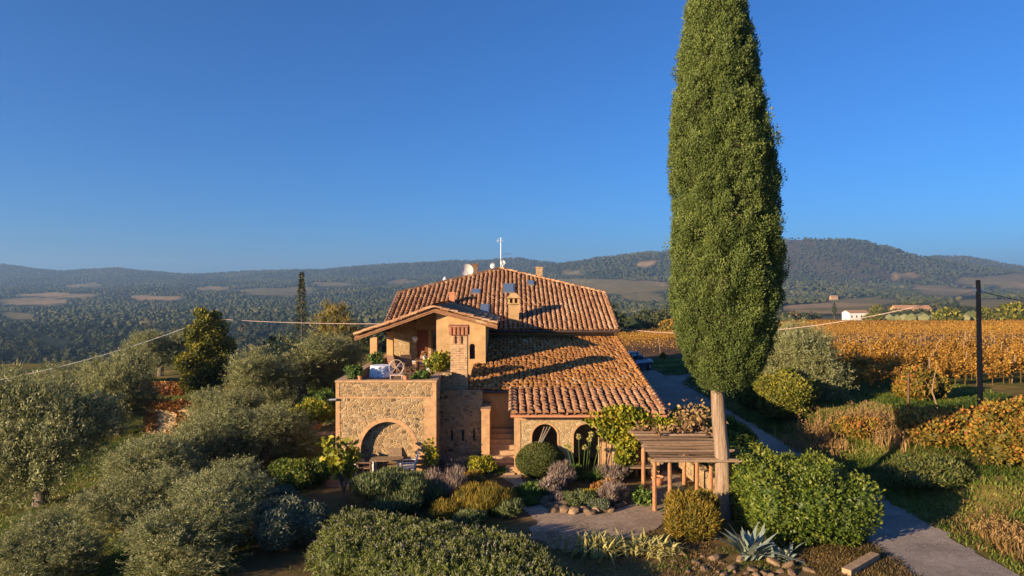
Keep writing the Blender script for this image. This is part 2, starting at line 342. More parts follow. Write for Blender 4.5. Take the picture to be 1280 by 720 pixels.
def foliage(lumps, N, ln, wd, out=1.0, up=.3, rnd=.6, shell=.12, core=.8, tvar=.22, r=rng, topt=.1):
    g = Geo(); Pp, nr, k = lump_points(lumps, N, shell, r)
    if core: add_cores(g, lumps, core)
    if core and shell < .2 and up > .8: Pp = Pp+nr*0
    D = nr*out+np.array([0, 0, up])+r.normal(size=Pp.shape)*rnd
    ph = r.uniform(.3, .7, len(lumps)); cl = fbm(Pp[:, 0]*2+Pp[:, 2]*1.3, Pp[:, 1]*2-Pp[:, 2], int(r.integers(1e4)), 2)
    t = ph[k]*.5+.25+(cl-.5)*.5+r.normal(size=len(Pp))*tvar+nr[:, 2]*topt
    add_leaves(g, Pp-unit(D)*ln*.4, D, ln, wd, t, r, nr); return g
def mound(w, d, h, n=7, r=rng, rough=.35):
    """irregular mound of ellipsoid lumps standing on z=0"""
    L = [(0, 0, h*.40, w*.34, d*.34, h*.44)]
    for i in range(n+2):
        a = 2*math.pi*(i*.618+r.uniform(0, .15)); q = r.uniform(.16, .40); k = r.uniform(.14, .27); L.append((w*q*math.cos(a), d*q*math.sin(a), h*r.uniform(.22, .86-q*.7), w*k, d*k, h*r.uniform(.18, .34)))
    return L
def shrub(name, label, cat, loc, lumps, N, ln, wd, mat, group=None, **k):
    o = foliage(lumps, N, ln, wd, **k).build(name, mat); place(o, loc); return tag(o, label, cat, group)
def add_blades(g, B, D, ln, wd, droop, tint, seg=4, r=rng):
    """tapered strips bending down"""
    N = len(B); D = unit(D); ln = np.broadcast_to(ln, (N,)); wd = np.broadcast_to(wd, (N,)); droop = np.broadcast_to(droop, (N,))
    hor = D*np.array([1, 1, 0]); hor = unit(hor+1e-6); S = unit(np.cross(hor, np.array([0, 0, 1.])))
    V = []
    for i in range(seg+1):
        t = i/seg; c = B+D*(ln*t)[:, None]-np.array([0, 0, 1.])*(droop*ln*t**2)[:, None]+hor*(.3*droop*ln*t**2)[:, None]
        w = (wd*.5*(1-t**1.6)*(.7+.6*min(1, t*3)))[:, None]+.002; V += [c-S*w, c+S*w]
    V = np.stack(V, 1); K = 2*(seg+1); idx = np.arange(N)[:, None]*K
    Fc = np.concatenate([idx+np.array([2*i, 2*i+1, 2*i+3, 2*i+2]) for i in range(seg)]); g.add(V.reshape(-1, 3), Fc, np.tile(np.clip(tint, 0, 1)*np.ones(N), seg))
def sprigs(lumps, N, per, slen, ln, wd, core=.8, up=.8, rnd=.35, lrnd=.6, shell=.08, r=rng, tmid=.45, grad=.3):
    """leaves along many short twigs that stand out of the lumps"""
    g = Geo(); Pp, nr, k = lump_points(lumps, N, shell, r); N = len(Pp)
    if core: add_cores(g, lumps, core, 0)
    D = unit(nr*.8+np.array([0, 0, up])+r.normal(size=Pp.shape)*rnd); t = r.uniform(0, 1, (N, per)); tl = slen*r.uniform(.6, 1.3, N)
    base = Pp[:, None]+D[:, None]*((t-.35)*tl[:, None])[..., None]+r.normal(size=(N, per, 3))*slen*.06; LD = D[:, None]+r.normal(size=base.shape)*lrnd
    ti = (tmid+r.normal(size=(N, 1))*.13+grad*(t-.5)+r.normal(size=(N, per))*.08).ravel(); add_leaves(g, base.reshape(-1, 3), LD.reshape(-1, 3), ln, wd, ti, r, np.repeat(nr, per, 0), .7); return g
def olive_mesh(seed, rad=2.4, hgt=4.2, twigs=2900, per=24):
    r = np.random.default_rng(seed); L = [(0, 0, hgt*.58, rad*.62, rad*.62, hgt*.30)]
    for i in range(11):
        a = 2*math.pi*(i*.618); q = r.uniform(.35, .66)*rad; s = r.uniform(.3, .46)*rad
        L.append((q*math.cos(a), q*math.sin(a), hgt*r.uniform(.26, .82), s, s, s*r.uniform(.75, 1.05)))
    Pp, nr, k = lump_points(L, twigs, .22, r); D = unit(nr*.8+np.array([0, 0, .75])+r.normal(size=Pp.shape)*.5)
    Pp = Pp-nr*np.abs(r.normal(size=(len(Pp), 1)))*.25
    N = len(Pp); tl = r.uniform(.35, .85, N)*rad/2.4; t = r.uniform(0, 1, (N, per)); base = Pp[:, None, :]+D[:, None, :]*(t*tl[:, None])[..., None]-np.array([0, 0, 1])*(.12*t**2*tl[:, None])[..., None]
    base = base+r.normal(size=base.shape)*.05; LD = D[:, None, :]+r.normal(size=base.shape)*.65
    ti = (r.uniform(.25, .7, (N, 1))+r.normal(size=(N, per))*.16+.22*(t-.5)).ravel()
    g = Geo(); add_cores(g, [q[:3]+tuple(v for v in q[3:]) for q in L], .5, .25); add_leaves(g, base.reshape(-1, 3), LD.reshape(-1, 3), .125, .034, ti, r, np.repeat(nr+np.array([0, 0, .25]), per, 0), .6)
    tr = Geo(); tr.tube([(0, 0, -.3), (.06, 0, hgt*.16), (.12, .05, hgt*.3)], [.28, .22, .2], 8)
    for a in (0.3, 2.2, 4.3): tr.tube([(.1, .05, hgt*.26), (.5*math.cos(a), .5*math.sin(a), hgt*.42), (rad*.55*math.cos(a), rad*.55*math.sin(a), hgt*.68)], [.15, .11, .05], 6)
    return g, tr
print('toolkit ok')
#@@PART2
# ------------------------------------------------------------------ ground sheet to the horizon
uu = np.linspace(-2.3, 2.3, 560)
YY = np.concatenate([np.linspace(-26, 12, 24), np.geomspace(13, 7200, 330)])
gu, gy = np.meshgrid(uu, YY); gx = gu*(gy+30); gz = height(gx, gy)
nr_, nc_ = gx.shape; idx = np.arange(nr_*nc_).reshape(nr_, nc_)
quads = np.stack([idx[:-1, :-1], idx[:-1, 1:], idx[1:, 1:], idx[1:, :-1]], -1).reshape(-1, 4)
gg = Geo().add(np.stack([gx, gy, gz], -1), quads)
def landuse(X, Y, Z):
    """base colour of the land: near grass and soil, far woods and fields"""
    n1 = fbm(X*.35, Y*.35, 5); n2 = fbm(X/60, Y/60, 6); n3 = fbm(X/300, Y/200, 8); n4 = fbm(X/18, Y/18, 9)
    c = np.zeros(X.shape+(3,)); g1 = np.array([.085, .10, .022]); dry = np.array([.20, .155, .05]); soil = np.array([.17, .11, .06])
    t = sstep(.4, .62, n1)[..., None]; near = g1*(1-t)+dry*t
    inner = (sstep(11, 9, np.abs(X-1))*sstep(60, 50, Y))[..., None]; near = near*(1-inner*.75)+soil*inner*.75
    forest = np.array([.026, .036, .014])*(.7+.7*n4[..., None]); fk = sstep(.42, .6, vnoise(X/260+3, Y/420, 71))[..., None]; field = (np.array([.33, .23, .105])*(1-fk)+np.array([.20, .165, .06])*fk)*(.75+.5*n4[..., None]); grove = np.array([.10, .10, .05])
    px = 640+F*X/np.maximum(Y, 5); py = 360-F*(Z-CAMZ)/np.maximum(Y, 5)
    m = np.zeros(X.shape)
    wob = (n3-.5)*26+(n4-.5)*8; ax = px+wob*1.5; ay = py+(n2-.5)*5
    for cx, cy, rx, ry in FIELDS:
        m = np.maximum(m, sstep(1.12, .92, np.sqrt(((ax-cx)/rx)**2+((ay-cy)/ry)**2)))
    far = forest*(1-m[..., None])+field*m[..., None]
    gm = np.zeros(X.shape)
    for cx, cy, rx, ry in GROVES: gm = np.maximum(gm, sstep(1.15, .9, np.sqrt(((ax-cx)/rx)**2+((ay-cy)/ry)**2)))
    gm = gm*(1-m); far = far*(1-gm[..., None])+grove*gm[..., None]
    hs = (sstep(2450, 2700, Y)*sstep(880, 960, px)*sstep(.30, .5, fbm(X/170, Y/420, 31)))[..., None]*(1-m[..., None]); far = far*(1-.75*hs)+np.array([.105, .082, .045])*.75*hs
    vy = (sstep(70, 78, Y)*sstep(310, 285, Y)*sstep(1.0, 6.0, X-6-.02*Y))[..., None]; far = far*(1-vy)+np.array([.15, .09, .05])*vy
    b = sstep(95, 130, Y)[..., None]; bb = np.where(vy > 0.3, sstep(60, 75, Y)[..., None], b); return near*(1-bb)+far*bb, m, gm
FIELDS = [(760, 358, 78, 9), (1040, 385, 64, 6.5), (1075, 376.5, 52, 4.5), (1190, 365, 44, 5), (1262, 352, 34, 10), (1215, 352, 30, 5), (1250, 379, 60, 6), (1160, 359, 28, 3.5), (40, 377, 48, 4.5), (75, 369, 52, 3), (345, 365, 50, 4.5), (415, 355, 28, 3),
          (372, 361, 24, 3), (715, 341, 15, 3), (805, 330, 14, 3.5), (700, 352, 27, 4), (275, 361, 24, 3), (16, 395, 26, 4), (105, 357, 26, 2.5), (800, 372, 28, 5), (190, 372, 30, 2.5), (500, 352, 20, 2.5), (1130, 345, 22, 3)]
GROVES = [(170, 384, 80, 7), (290, 396, 50, 6), (1100, 400, 140, 5), (1140, 372, 60, 5), (950, 360, 60, 8), (60, 392, 40, 4), (560, 372, 50, 5)]
lc, fieldm, grovem = landuse(gx, gy, gz)
m, n, l, p = nmat('land'); a = n.new('ShaderNodeAttribute'); a.attribute_name = 'land'; v = coords(n, l)
t = noise(n, l, v, .9, 8, .7); r = ramp(n, [(.3, (.6, .6, .6)), (.7, (1.35, 1.3, 1.2))]); l.new(t.outputs[0], r.inputs[0])
t2 = noise(n, l, v, .045, 6, .7); r2 = ramp(n, [(.3, (.55, .6, .6)), (.7, (1.4, 1.35, 1.3))]); l.new(t2.outputs[0], r2.inputs[0])
c = mixc(n, l, 1.0, a.outputs['Color'], r.outputs[0], 'MULTIPLY'); c = mixc(n, l, 1.0, c, r2.outputs[0], 'MULTIPLY')
l.new(c, p.inputs['Base Color']); p.inputs['Roughness'].default_value = 1; p.inputs['Specular IOR Level'].default_value = .05
bump(n, l, t.outputs[0], p, .5, .06); M['land'] = m
ground = gg.build('ground', M['land'], smooth=True); struct(ground)
at = ground.data.attributes.new('land', 'FLOAT_COLOR', 'POINT'); at.data.foreach_set('color', np.concatenate([lc.reshape(-1, 3), np.ones((lc.size//3, 1))], 1).astype(np.float32).ravel())

# ------------------------------------------------------------------ gravel yard, paths and road, each a sheet over the ground
def sheet(name, poly, mat, lift, cell=.12, wob=.25):
    poly = np.array(poly, float); x0, y0 = poly.min(0)-.5; x1, y1 = poly.max(0)+.5
    nx, ny = int((x1-x0)/cell)+1, int((y1-y0)/cell)+1; X, Y = np.meshgrid(x0+np.arange(nx)*cell, y0+np.arange(ny)*cell)
    cx, cy = X[:-1, :-1]+cell/2, Y[:-1, :-1]+cell/2
    cx2 = cx+(fbm(cx*1.1, cy*1.1, 41)-.5)*2*wob; cy2 = cy+(fbm(cx*1.1, cy*1.1, 42)-.5)*2*wob; ins = np.zeros(cx.shape, bool)
    for i in range(len(poly)):
        (ax, ay), (bx, by) = poly[i], poly[i-1]
        cnd = ((ay > cy2) != (by > cy2)) & (cx2 < (bx-ax)*(cy2-ay)/((by-ay) if by != ay else 1e-9)+ax); ins ^= cnd
    id_ = np.arange(nx*ny).reshape(ny, nx); q = np.stack([id_[:-1, :-1], id_[:-1, 1:], id_[1:, 1:], id_[1:, :-1]], -1)[ins]
    Z = height(X, Y)+lift; used = np.unique(q); mp = np.full(nx*ny, -1); mp[used] = np.arange(len(used))
    return Geo().add(np.stack([X, Y, Z], -1).reshape(-1, 3)[used], mp[q]).build(name, mat, smooth=True)
def groundmat(name, c1, c2, sc, bst=.6):
    m, n, l, p = nmat(name); v = coords(n, l); t = noise(n, l, v, sc, 8, .75); t2 = noise(n, l, v, .6, 4)
    r = ramp(n, [(.3, c1), (.7, c2)]); l.new(t.outputs[0], r.inputs[0]); r2 = ramp(n, [(.3, (.7, .7, .7)), (.7, (1.15, 1.15, 1.15))]); l.new(t2.outputs[0], r2.inputs[0])
    c = mixc(n, l, 1.0, r.outputs[0], r2.outputs[0], 'MULTIPLY'); l.new(c, p.inputs['Base Color']); p.inputs['Roughness'].default_value = .95; p.inputs['Specular IOR Level'].default_value = .1
    t3 = noise(n, l, v, 38, 2); r3 = ramp(n, [(.42, (.62, .6, .58)), (.6, (1.12, 1.1, 1.08))]); l.new(t3.outputs[0], r3.inputs[0]); c = mixc(n, l, 1.0, c, r3.outputs[0], 'MULTIPLY'); l.new(c, p.inputs['Base Color'])
    bump(n, l, t.outputs[0], p, bst, .03); return m
M['gravel'] = groundmat('pink_gravel', (.29, .21, .145), (.58, .45, .33), 6)
M['road'] = groundmat('gravel_road', (.28, .24, .20), (.45, .385, .32), 5, .4)
M['soil'] = groundmat('garden_soil', (.09, .06, .035), (.22, .14, .075), 3)
M['paving'] = groundmat('terracotta_paving', (.22, .13, .08), (.38, .24, .16), 4, .3)
yard = [(g.x, g.y) for g in (G(652, 622), G(668, 612), G(690, 640), G(770, 642), G(815, 612), G(830, 590), G(858, 600), G(832, 655), G(812, 668), G(760, 676), G(700, 690), G(668, 672))]
struct(sheet('gravel_yard', yard, M['gravel'], .02, .05, .4))
struct(sheet('garden_path', [(g.x, g.y) for g in (G(603, 588), G(650, 586), G(652, 600), G(676, 618), G(668, 650), G(655, 640), G(640, 606))], M['gravel'], .028, .05, .2))
struct(sheet('terrace_apron', [(-8.2, 27.4), (-6.9, 25.6), (-1.0, 26.6), (-.9, 27.5), (-7.0, 27.6)], M['paving'], .02, .1, .15))
struct(sheet('side_path', [(-7.3, 41), (-11.5, 40), (-11.5, 36), (-7.3, 37.5)], M['paving'], .02, .12, .2))
struct(sheet('road', [(10.3, 2), (13.1, 2), (13.2, 24), (13.15, 44), (14.0, 55), (16, 59), (14.6, 63), (9, 62.5), (6.6, 60), (6.4, 40), (8.8, 40), (9.9, 34), (10.4, 26)], M['road'], .025, .1, .35))

# ------------------------------------------------------------------ farmhouse
HO = (0, 38, 0)
house = thing('farmhouse', 'stone farmhouse with tiled hip roof, loggia terrace and arched portico', 'house', HO)
def hb(g, name, mat, parent=None, smooth=False):
    """house part: coordinates are given in the garden's frame"""
    par = parent or house; return g.build(name, mat, par, HO, smooth)
def coppi(g, O, U, V, umin, umax, vmax, pitch=.29, course=.36, rad=.105, jit=.012, inside=None, r=rng, seg=5, lift=.02, pans=True, flat0=.85):
    """rows of half-round clay tiles on the plane O + u*U + v*V (v runs up the slope)"""
    O, U, V = np.array(O, float), np.array(U, float), np.array(V, float); U /= np.linalg.norm(U); V /= np.linalg.norm(V); W = np.cross(U, V)
    nu = int(round((umax-umin)/pitch)); nv = int(vmax/course)+1; cells = [(umin+(i+.5)*(umax-umin)/nu, j*course) for i in range(nu) for j in range(nv)]
    for kind in ((0, 1) if pans else (0,)):
        A = np.array([(u+(kind*.5*pitch), v) for u, v in cells if (inside is None or inside(u, v+course*.5)) and v < vmax-.05]); N = len(A)
        if N == 0: continue
        A = A+r.normal(size=A.shape)*np.array([jit, jit*1.6]); ln = course*1.18; Vs = []
        lf = lift+(.055 if kind == 0 else .0)+r.normal(size=N)*jit*.5+.09*(vnoise(A[:, 0]*.45+7, A[:, 1]*.45, 15)-.5); yaw = r.normal(size=N)*jit*1.8*np.where(r.uniform(0, 1, N) < .04, 4, 1); A[:, 1] -= (r.uniform(0, 1, N) < .03)*r.uniform(0, .12, N)
        ths = np.linspace(0, math.pi, seg+1) if kind == 0 else np.linspace(math.pi, 2*math.pi, 4)
        for e in (0, 1):
            rr = rad*(1.0-.18*e) if kind == 0 else rad*.9
            hh = (.035*(1-e)); flat = flat0 if kind == 0 else .5
            for th in ths:
                du = math.cos(th)*rr+yaw*e*ln; dw = math.sin(th)*rr*flat+lf+hh
                Vs.append(O+U*(A[:, 0]+du)[:, None]+V*np.minimum(A[:, 1]+e*ln, vmax)[:, None]+W*(dw)[:, None])
        K = len(ths); Vv = np.stack(Vs, 1); ids = np.arange(N)[:, None]*2*K; ti = np.clip(r.beta(1.4, 1.4, N)*.75+.15*(1-kind)+(fbm(A[:, 0]*.5, A[:, 1]*.35, 19)-.5)*.6, 0, 1)
        for q in range(K-1):
            Fq = ids+np.array([q, q+1, K+q+1, K+q]); 
            if q == 0: g.add(Vv.reshape(-1, 3), Fq, ti); base = g.n-len(Vv)*2*K
            else: g.F.append(Fq+base); g.T.append(ti)
        if kind == 0:                                   # closed lower lip of every tile, its darker tint paints the course shading
            lip = np.stack([Vv[:, q] for q in range(K)]+[Vv[:, K-1]-W*.03, Vv[:, 0]-W*.03], 1)
            g.add(lip.reshape(-1, 3), np.arange(N*(K+2)).reshape(N, K+2), ti*.6)
def cap_row(g, A, B, rad=.12, ln=.38, r=rng, tint=None):
    """ridge or verge tiles along a line"""
    A, B = Vector(A), Vector(B); d = (B-A); L = d.length; d.normalize(); n = max(1, int(L/ln)); side = d.cross(Vector((0, 0, 1))).normalized(); up = side.cross(d)
    for i in range(n):
        V = []; o = r.normal()*.01
        for e in (0, 1):
            c = A+d*(L*(i+e*1.12)/n)+up*(.05-.03*e+o); rr = rad*(1-.15*e)
            for q in range(7): th = math.pi*q/6; V.append(c+side*math.cos(th)*rr+up*math.sin(th)*rr*.9)
        V = [tuple(v) for v in V]; g.add(V, [(q, q+1, 7+q+1, 7+q) for q in range(6)], float(np.clip(r.beta(2, 2)*.8+.1, 0, 1)))
# main block ------------------------------------------------------
XL, XR, AX = -7.44, 6.11, -.85
EY, EZ = 39.2, 5.06                 # front eave
CY, CZ = 44.6, 7.08                 # corner where the side eaves start
AY, AZ = 49.2, 8.83                 # apex of the front hip
BY = 57.0                           # back end of the ridge
g = Geo(); wy = 39.9
for (x0, y0), (x1, y1) in (((-7.1, wy), (5.95, wy)),): g.box2((x0, y0, -.3), (x1, y0+.5, 5.25))
for x in (-7.1, 5.45):
    g.add([(x, wy+.5, -.3), (x+.5, wy+.5, -.3), (x+.5, 61, -.3), (x, 61, -.3), (x, wy+.5, 5.25), (x+.5, wy+.5, 5.25), (x+.5, 44.6, 6.95), (x, 44.6, 6.95), (x+.5, 61, 6.95), (x, 61, 6.95)],
          [(0, 1, 5, 4), (4, 5, 6, 7), (7, 6, 8, 9), (1, 2, 8, 6), (3, 0, 7, 9)], .5); g.add([(x, wy+.5, -.3), (x+.5, wy+.5, -.3), (x+.5, wy+.5, 5.25), (x+.5, 44.6, 6.95), (x+.5, 61, -.3), (x, wy+.5, 5.25), (x, 44.6, 6.95), (x, 61, -.3)], [(1, 4, 3), (1, 3, 2), (0, 5, 6), (0, 6, 7)])
g.box2((-7.1, 60.5, -.3), (5.95, 61, 6.95)); wall_main = hb(g, 'wall', M['stone_small'])
g = Geo(); g.box2((-1.2, wy-.012, 4.3), (5.97, wy-.002, 5.0)); hb(g, 'plaster_band', M['plaster'], wall_main)
sl = (CZ-EZ)/(CY-EY); Vv = np.array([0, 1, sl]); vl = np.linalg.norm(Vv)
def front_in(u, v):
    y = EY+v/vl; x = XL+u
    if y <= CY: return True
    t = (y-CY)/(AY-CY); return XL+(AX-XL)*t < x < XR+(AX-XR)*t
g = Geo()
g.add([(XL, EY, EZ), (XR, EY, EZ), (XR, CY, CZ), (AX, AY, AZ), (XL, CY, CZ)], [(0, 1, 2, 3, 4)], .1)
g.add([(XL, CY, CZ), (AX, AY, AZ), (AX, BY, AZ), (XL, 61.5, CZ)], [(0, 1, 2, 3)], .3); g.add([(XR, CY, CZ), (AX, AY, AZ), (AX, BY, AZ), (XR, 61.5, CZ)], [(3, 2, 1, 0)], .3); g.add([(XL, 61.5, CZ), (AX, BY, AZ), (XR, 61.5, CZ)], [(0, 1, 2)], .3)
coppi(g, (XL, EY-.06, EZ), (1, 0, 0), Vv, 0, XR-XL, (AY-EY)*vl, inside=front_in)
# side slopes
for s, X0 in ((1, XR), (-1, XL)):
    U = (0, s, 0); Vs = (AX-X0, 0, AZ-CZ); vmx = math.hypot(AX-X0, AZ-CZ)
    def side_in(u, v, s=s): t = v/vmx; y = CY+u if s > 0 else 61.5-u; return CY+(AY-CY)*t < y < 61.5+(BY-61.5)*t
    coppi(g, (X0, CY if s > 0 else 61.5, CZ), U, Vs, 0, 61.5-CY, vmx, inside=side_in, pans=False, course=.6)
for A, B in (((XL, CY, CZ), (AX, AY, AZ)), ((XR, CY, CZ), (AX, AY, AZ)), ((AX, BY, AZ), (AX, AY, AZ)), ((XL, 61.5, CZ), (AX, BY, AZ)), ((XR, 61.5, CZ), (AX, BY, AZ))): cap_row(g, Vector(A)+Vector((0, 0, .06)), Vector(B)+Vector((0, 0, .06)))
for x in (XL+.02, XR-.02): cap_row(g, (x, EY-.05, EZ+.07), (x, CY, CZ+.07), .11)
roof = hb(g, 'roof', M['tile'])
g = Geo(); g.tube([(XL, EY-.13, EZ-.03), (XR, EY-.13, EZ-.05)], .07, 8); g.tube([(XR-.05, EY-.13, EZ-.07), (XR-.1, EY+.3, EZ-.4), (5.99, wy-.05, 4.6)], .045, 6); hb(g, 'gutter', M['gutter'], roof)
g = Geo(); g.box2((XL+.05, EY+.02, EZ-.12), (XR-.05, wy, EZ-.03)); g.box2((XR-.35, EY+.2, EZ-.1), (XR-.06, EY+.3, EZ-.04)); hb(g, 'eave_board', M['wood_dark'], roof)
def roof_z(y): return EZ+sl*(y-EY)
# chimneys on the main roof
def on_roof(px, py):
    t = (py-360)/F; return ((px-640)/F*(y := (CAMZ-EZ+sl*EY)/(sl+t)), y, roof_z(y))
x, y, z = on_roof(642, 402)
g = Geo(); g.box2((x-.31, y-.25, z-.3), (x+.31, y+.3, 6.55)); g.box((x, y, 6.58), (.74, .7, .07)); 
for dx in (-.28, 0, .28): g.box2((x+dx-.06, y-.29, 6.62), (x+dx+.06, y+.3, 6.9))
g.box2((x-.3, y+.1, 6.62), (x+.3, y+.3, 6.9)); g.add([(x-.42, y-.4, 6.9), (x+.42, y-.4, 6.9), (x+.42, y+.42, 6.9), (x-.42, y+.42, 6.9), (x-.16, y-.1, 7.2), (x+.16, y-.1, 7.2), (x+.16, y+.12, 7.2), (x-.16, y+.12, 7.2)], [(0, 1, 5, 4), (1, 2, 6, 5), (2, 3, 7, 6), (3, 0, 4, 7), (4, 5, 6, 7), (3, 2, 1, 0)]); o = hb(g, 'chimney', M['plaster'], roof); o['label'] = 'plastered chimney with small pyramid cap'
x, y, z = on_roof(565, 383)
g = Geo(); g.box((x, y+.1, z+.35), (.34, .4, .95)); g.box((x, y+.1, z+.85), (.42, .48, .08)); o = hb(g, 'chimney', M['terracotta'], roof); o['label'] = 'short terracotta chimney beside the loggia roof'
g = Geo(); p0 = P(674, 342, 54.5); g.box((p0.x, p0.y, p0.z-.25), (.5, .5, 1.4)); g.box((p0.x, p0.y, p0.z+.48), (.6, .6, .1)); o = hb(g, 'chimney', M['brick'], roof); o['label'] = 'brick chimney behind the right hip'
g = Geo(); p0 = P(589, 338, 53.5); g.box((p0.x+.3, p0.y, p0.z-.3), (.48, .5, 1.5)); g.box((p0.x+.3, p0.y, p0.z+.48), (.6, .6, .1)); o = hb(g, 'chimney', M['dark_brick'], roof); o['label'] = 'brick chimney behind the large dish'
# skylights
for px, py, w, h in ((636, 364, .62, .75), (606, 389.5, .45, .6), (595, 368, .48, .34), (663, 357, .36, .34)):
    x, y, z = on_roof(px, py); d = Vector((0, 1, sl)).normalized(); nn = Vector((0, -sl, 1)).normalized(); c = Vector((x, y, z))+nn*.25
    def slab(hw, hh, t, up): 
        q = [c+Vector((a*hw, 0, 0))+d*(b*hh)+nn*k for k in (up, up+t) for a, b in ((-1, -1), (1, -1), (1, 1), (-1, 1))]; return Geo().add([tuple(v) for v in q], [(3, 2, 1, 0), (4, 5, 6, 7), (0, 1, 5, 4), (1, 2, 6, 5), (2, 3, 7, 6), (3, 0, 4, 7)])
    o = hb(slab(w/2+.06, h+.06, .2, -.2), 'skylight', M['metal'], roof); hb(slab(w/2, h, .012, .002), 'pane', M['sky_glass'], o)
# lower lean-to roof of small lichen-covered tiles ----------------
LSL = .167
def lz(y): return 2.5+LSL*(y-27)
g = Geo(); LX0, LX1 = -1.93, 6.08
Vl = np.array([0, 1, LSL]); ll = np.linalg.norm(Vl)
def low_in(u, v):
    x = LX0+u; y = 29.95+v/ll; return not (x < -1.32 and y > 34.05)
g.add([(LX0, 29.95, lz(29.95)), (LX1, 29.95, lz(29.95)), (LX1, 39.9, lz(39.9)), (-1.32, 39.9, lz(39.9)), (-1.32, 34.1, lz(34.1)), (LX0, 34.1, lz(34.1))], [(0, 1, 2, 3, 4, 5)], .1)
g.add([(LX0, 29.97, lz(29.95)-.12), (LX1-.02, 29.97, lz(29.95)-.12), (LX1-.02, 39.9, lz(39.9)-.12), (LX0, 39.9, lz(39.9)-.12)], [(3, 2, 1, 0)], .1)
coppi(g, (LX0, 29.9, lz(29.9)), (1, 0, 0), Vl, 0, LX1-LX0, 10*ll, pitch=.205, course=.43, rad=.095, jit=.026, inside=low_in, seg=4, lift=.0, flat0=.42)
cap_row(g, (LX1-.02, 29.9, lz(29.9)+.05), (LX1-.02, 39.85, lz(39.85)+.05), .10)
lower_roof = hb(g, 'lean_to_roof', M['tile_lichen'])
g = Geo(); g.tube([(LX0-.05, 29.82, lz(29.95)-.03), (.0, 29.82, lz(29.95)-.05)], .07, 8); hb(g, 'gutter', M['gutter'], lower_roof)
# portico roof ----------------------------------------------------
g = Geo(); PX0, PX1 = -.06, 6.1
g.add([(PX0, 27.0, 2.5), (PX1, 27.0, 2.5), (PX1, 30.0, lz(30)+.02), (PX0, 30.0, lz(30)+.02), (PX0, 27.0, 2.4), (PX1, 27.0, 2.4), (PX1, 30, lz(30)-.1), (PX0, 30, lz(30)-.1)], [(0, 1, 2, 3), (7, 6, 5, 4), (0, 4, 5, 1), (1, 5, 6, 2), (3, 7, 4, 0)], .1)
coppi(g, (PX0, 26.95, 2.5), (1, 0, 0), Vl, 0, PX1-PX0, 3.1*ll, pitch=.305, course=.36, rad=.125, jit=.012)
cap_row(g, (PX0+.02, 26.95, 2.57), (PX0+.02, 30, 2.57+.5), .11); cap_row(g, (PX1-.02, 26.95, 2.57), (PX1-.02, 30, 2.57+.5), .11)
portico_roof = hb(g, 'portico_roof', M['tile']); g = Geo(); g.tube([(PX0, 26.9, 2.44), (PX1, 26.9, 2.44)], .05, 8); hb(g, 'gutter', M['terracotta'], portico_roof)
# walls with arches ----------------------------------------------
def arch_wall(g, x0, x1, z0, z1, y0, y1, arches, n=16):
    """front and back faces, soffits; arches = (xa, xb, z of spring, rise)"""
    xs = {x0, x1}
    for xa, xb, zs, rise in arches:
        for k in range(n+1): xs.add(round((xa+xb)/2-(xb-xa)/2*math.cos(math.pi*k/n), 5))
    xs = sorted(xs)
    def zb(x, mid):
        for xa, xb, zs, rise in arches:
            if xa-1e-4 <= x <= xb+1e-4 and xa < mid < xb: t = (2*x-xa-xb)/(xb-xa); return zs+rise*math.sqrt(max(0, 1-t*t)), True
        return z0, False
    for a, b in zip(xs[:-1], xs[1:]):
        mid = (a+b)/2; za, ia = zb(a, mid); zc, _ = zb(b, mid)
        g.quad((a, y0, za), (b, y0, zc), (b, y0, z1), (a, y0, z1)); g.quad((b, y1, zc), (a, y1, za), (a, y1, z1), (b, y1, z1)); g.quad((a, y0, za), (a, y1, za), (b, y1, zc), (b, y0, zc))
    for xa, xb, zs, rise in arches:
        g.quad((xa, y0, z0), (xa, y1, z0), (xa, y1, zs), (xa, y0, zs)); g.quad((xb, y1, z0), (xb, y0, z0), (xb, y0, zs), (xb, y1, zs))
    g.quad((x0, y1, z0), (x0, y0, z0), (x0, y0, z1), (x0, y1, z1)); g.quad((x1, y0, z0), (x1, y1, z0), (x1, y1, z1), (x1, y0, z1)); g.quad((x0, y0, z1), (x1, y0, z1), (x1, y1, z1), (x0, y1, z1))
def arch_ring(g, xa, xb, zs, rise, w, y0, y1, zbase=None, n=20):
    c = (xa+xb)/2; pr = []
    for k in range(n+1):
        th = math.pi-math.pi*k/n; pr.append(((c+(xb-xa)/2*math.cos(th), zs+rise*math.sin(th)), (c+((xb-xa)/2+w)*math.cos(th), zs+(rise+w)*math.sin(th))))
    if zbase is not None: pr = [((xa, zbase), (xa-w, zbase))]+pr+[((xb, zbase), (xb+w, zbase))]
    for (i0, o0), (i1, o1) in zip(pr[:-1], pr[1:]):
        g.quad((i0[0], y0, i0[1]), (i1[0], y0, i1[1]), (o1[0], y0, o1[1]), (o0[0], y0, o0[1])); g.quad((o0[0], y0, o0[1]), (o1[0], y0, o1[1]), (o1[0], y1, o1[1]), (o0[0], y1, o0[1])); g.quad((i1[0], y0, i1[1]), (i0[0], y0, i0[1]), (i0[0], y1, i0[1]), (i1[0], y1, i1[1]))
g = Geo(); arches = [(.80, 1.83, 1.5, .54), (2.47, 3.5, 1.5, .54), (4.35, 5.45, 1.5, .54)]
arch_wall(g, .1, 5.9, -.2, 2.38, 27.4, 27.75, arches); portico_wall = hb(g, 'portico_wall', M['stone_small'])
g = Geo()
for a in arches: arch_ring(g, *a, .07, 27.385, 27.4, -.1)
g.box2((.085, 27.38, -.2), (.34, 27.78, 2.375)); g.box2((3.62, 27.38, -.2), (3.98, 27.5, 2.375)); g.box2((5.66, 27.38, -.2), (5.915, 27.78, 2.375)); g.box2((.09, 27.37, 2.2), (5.91, 27.5, 2.378)); hb(g, 'arch_trim', M['quoin_brick'], portico_wall)
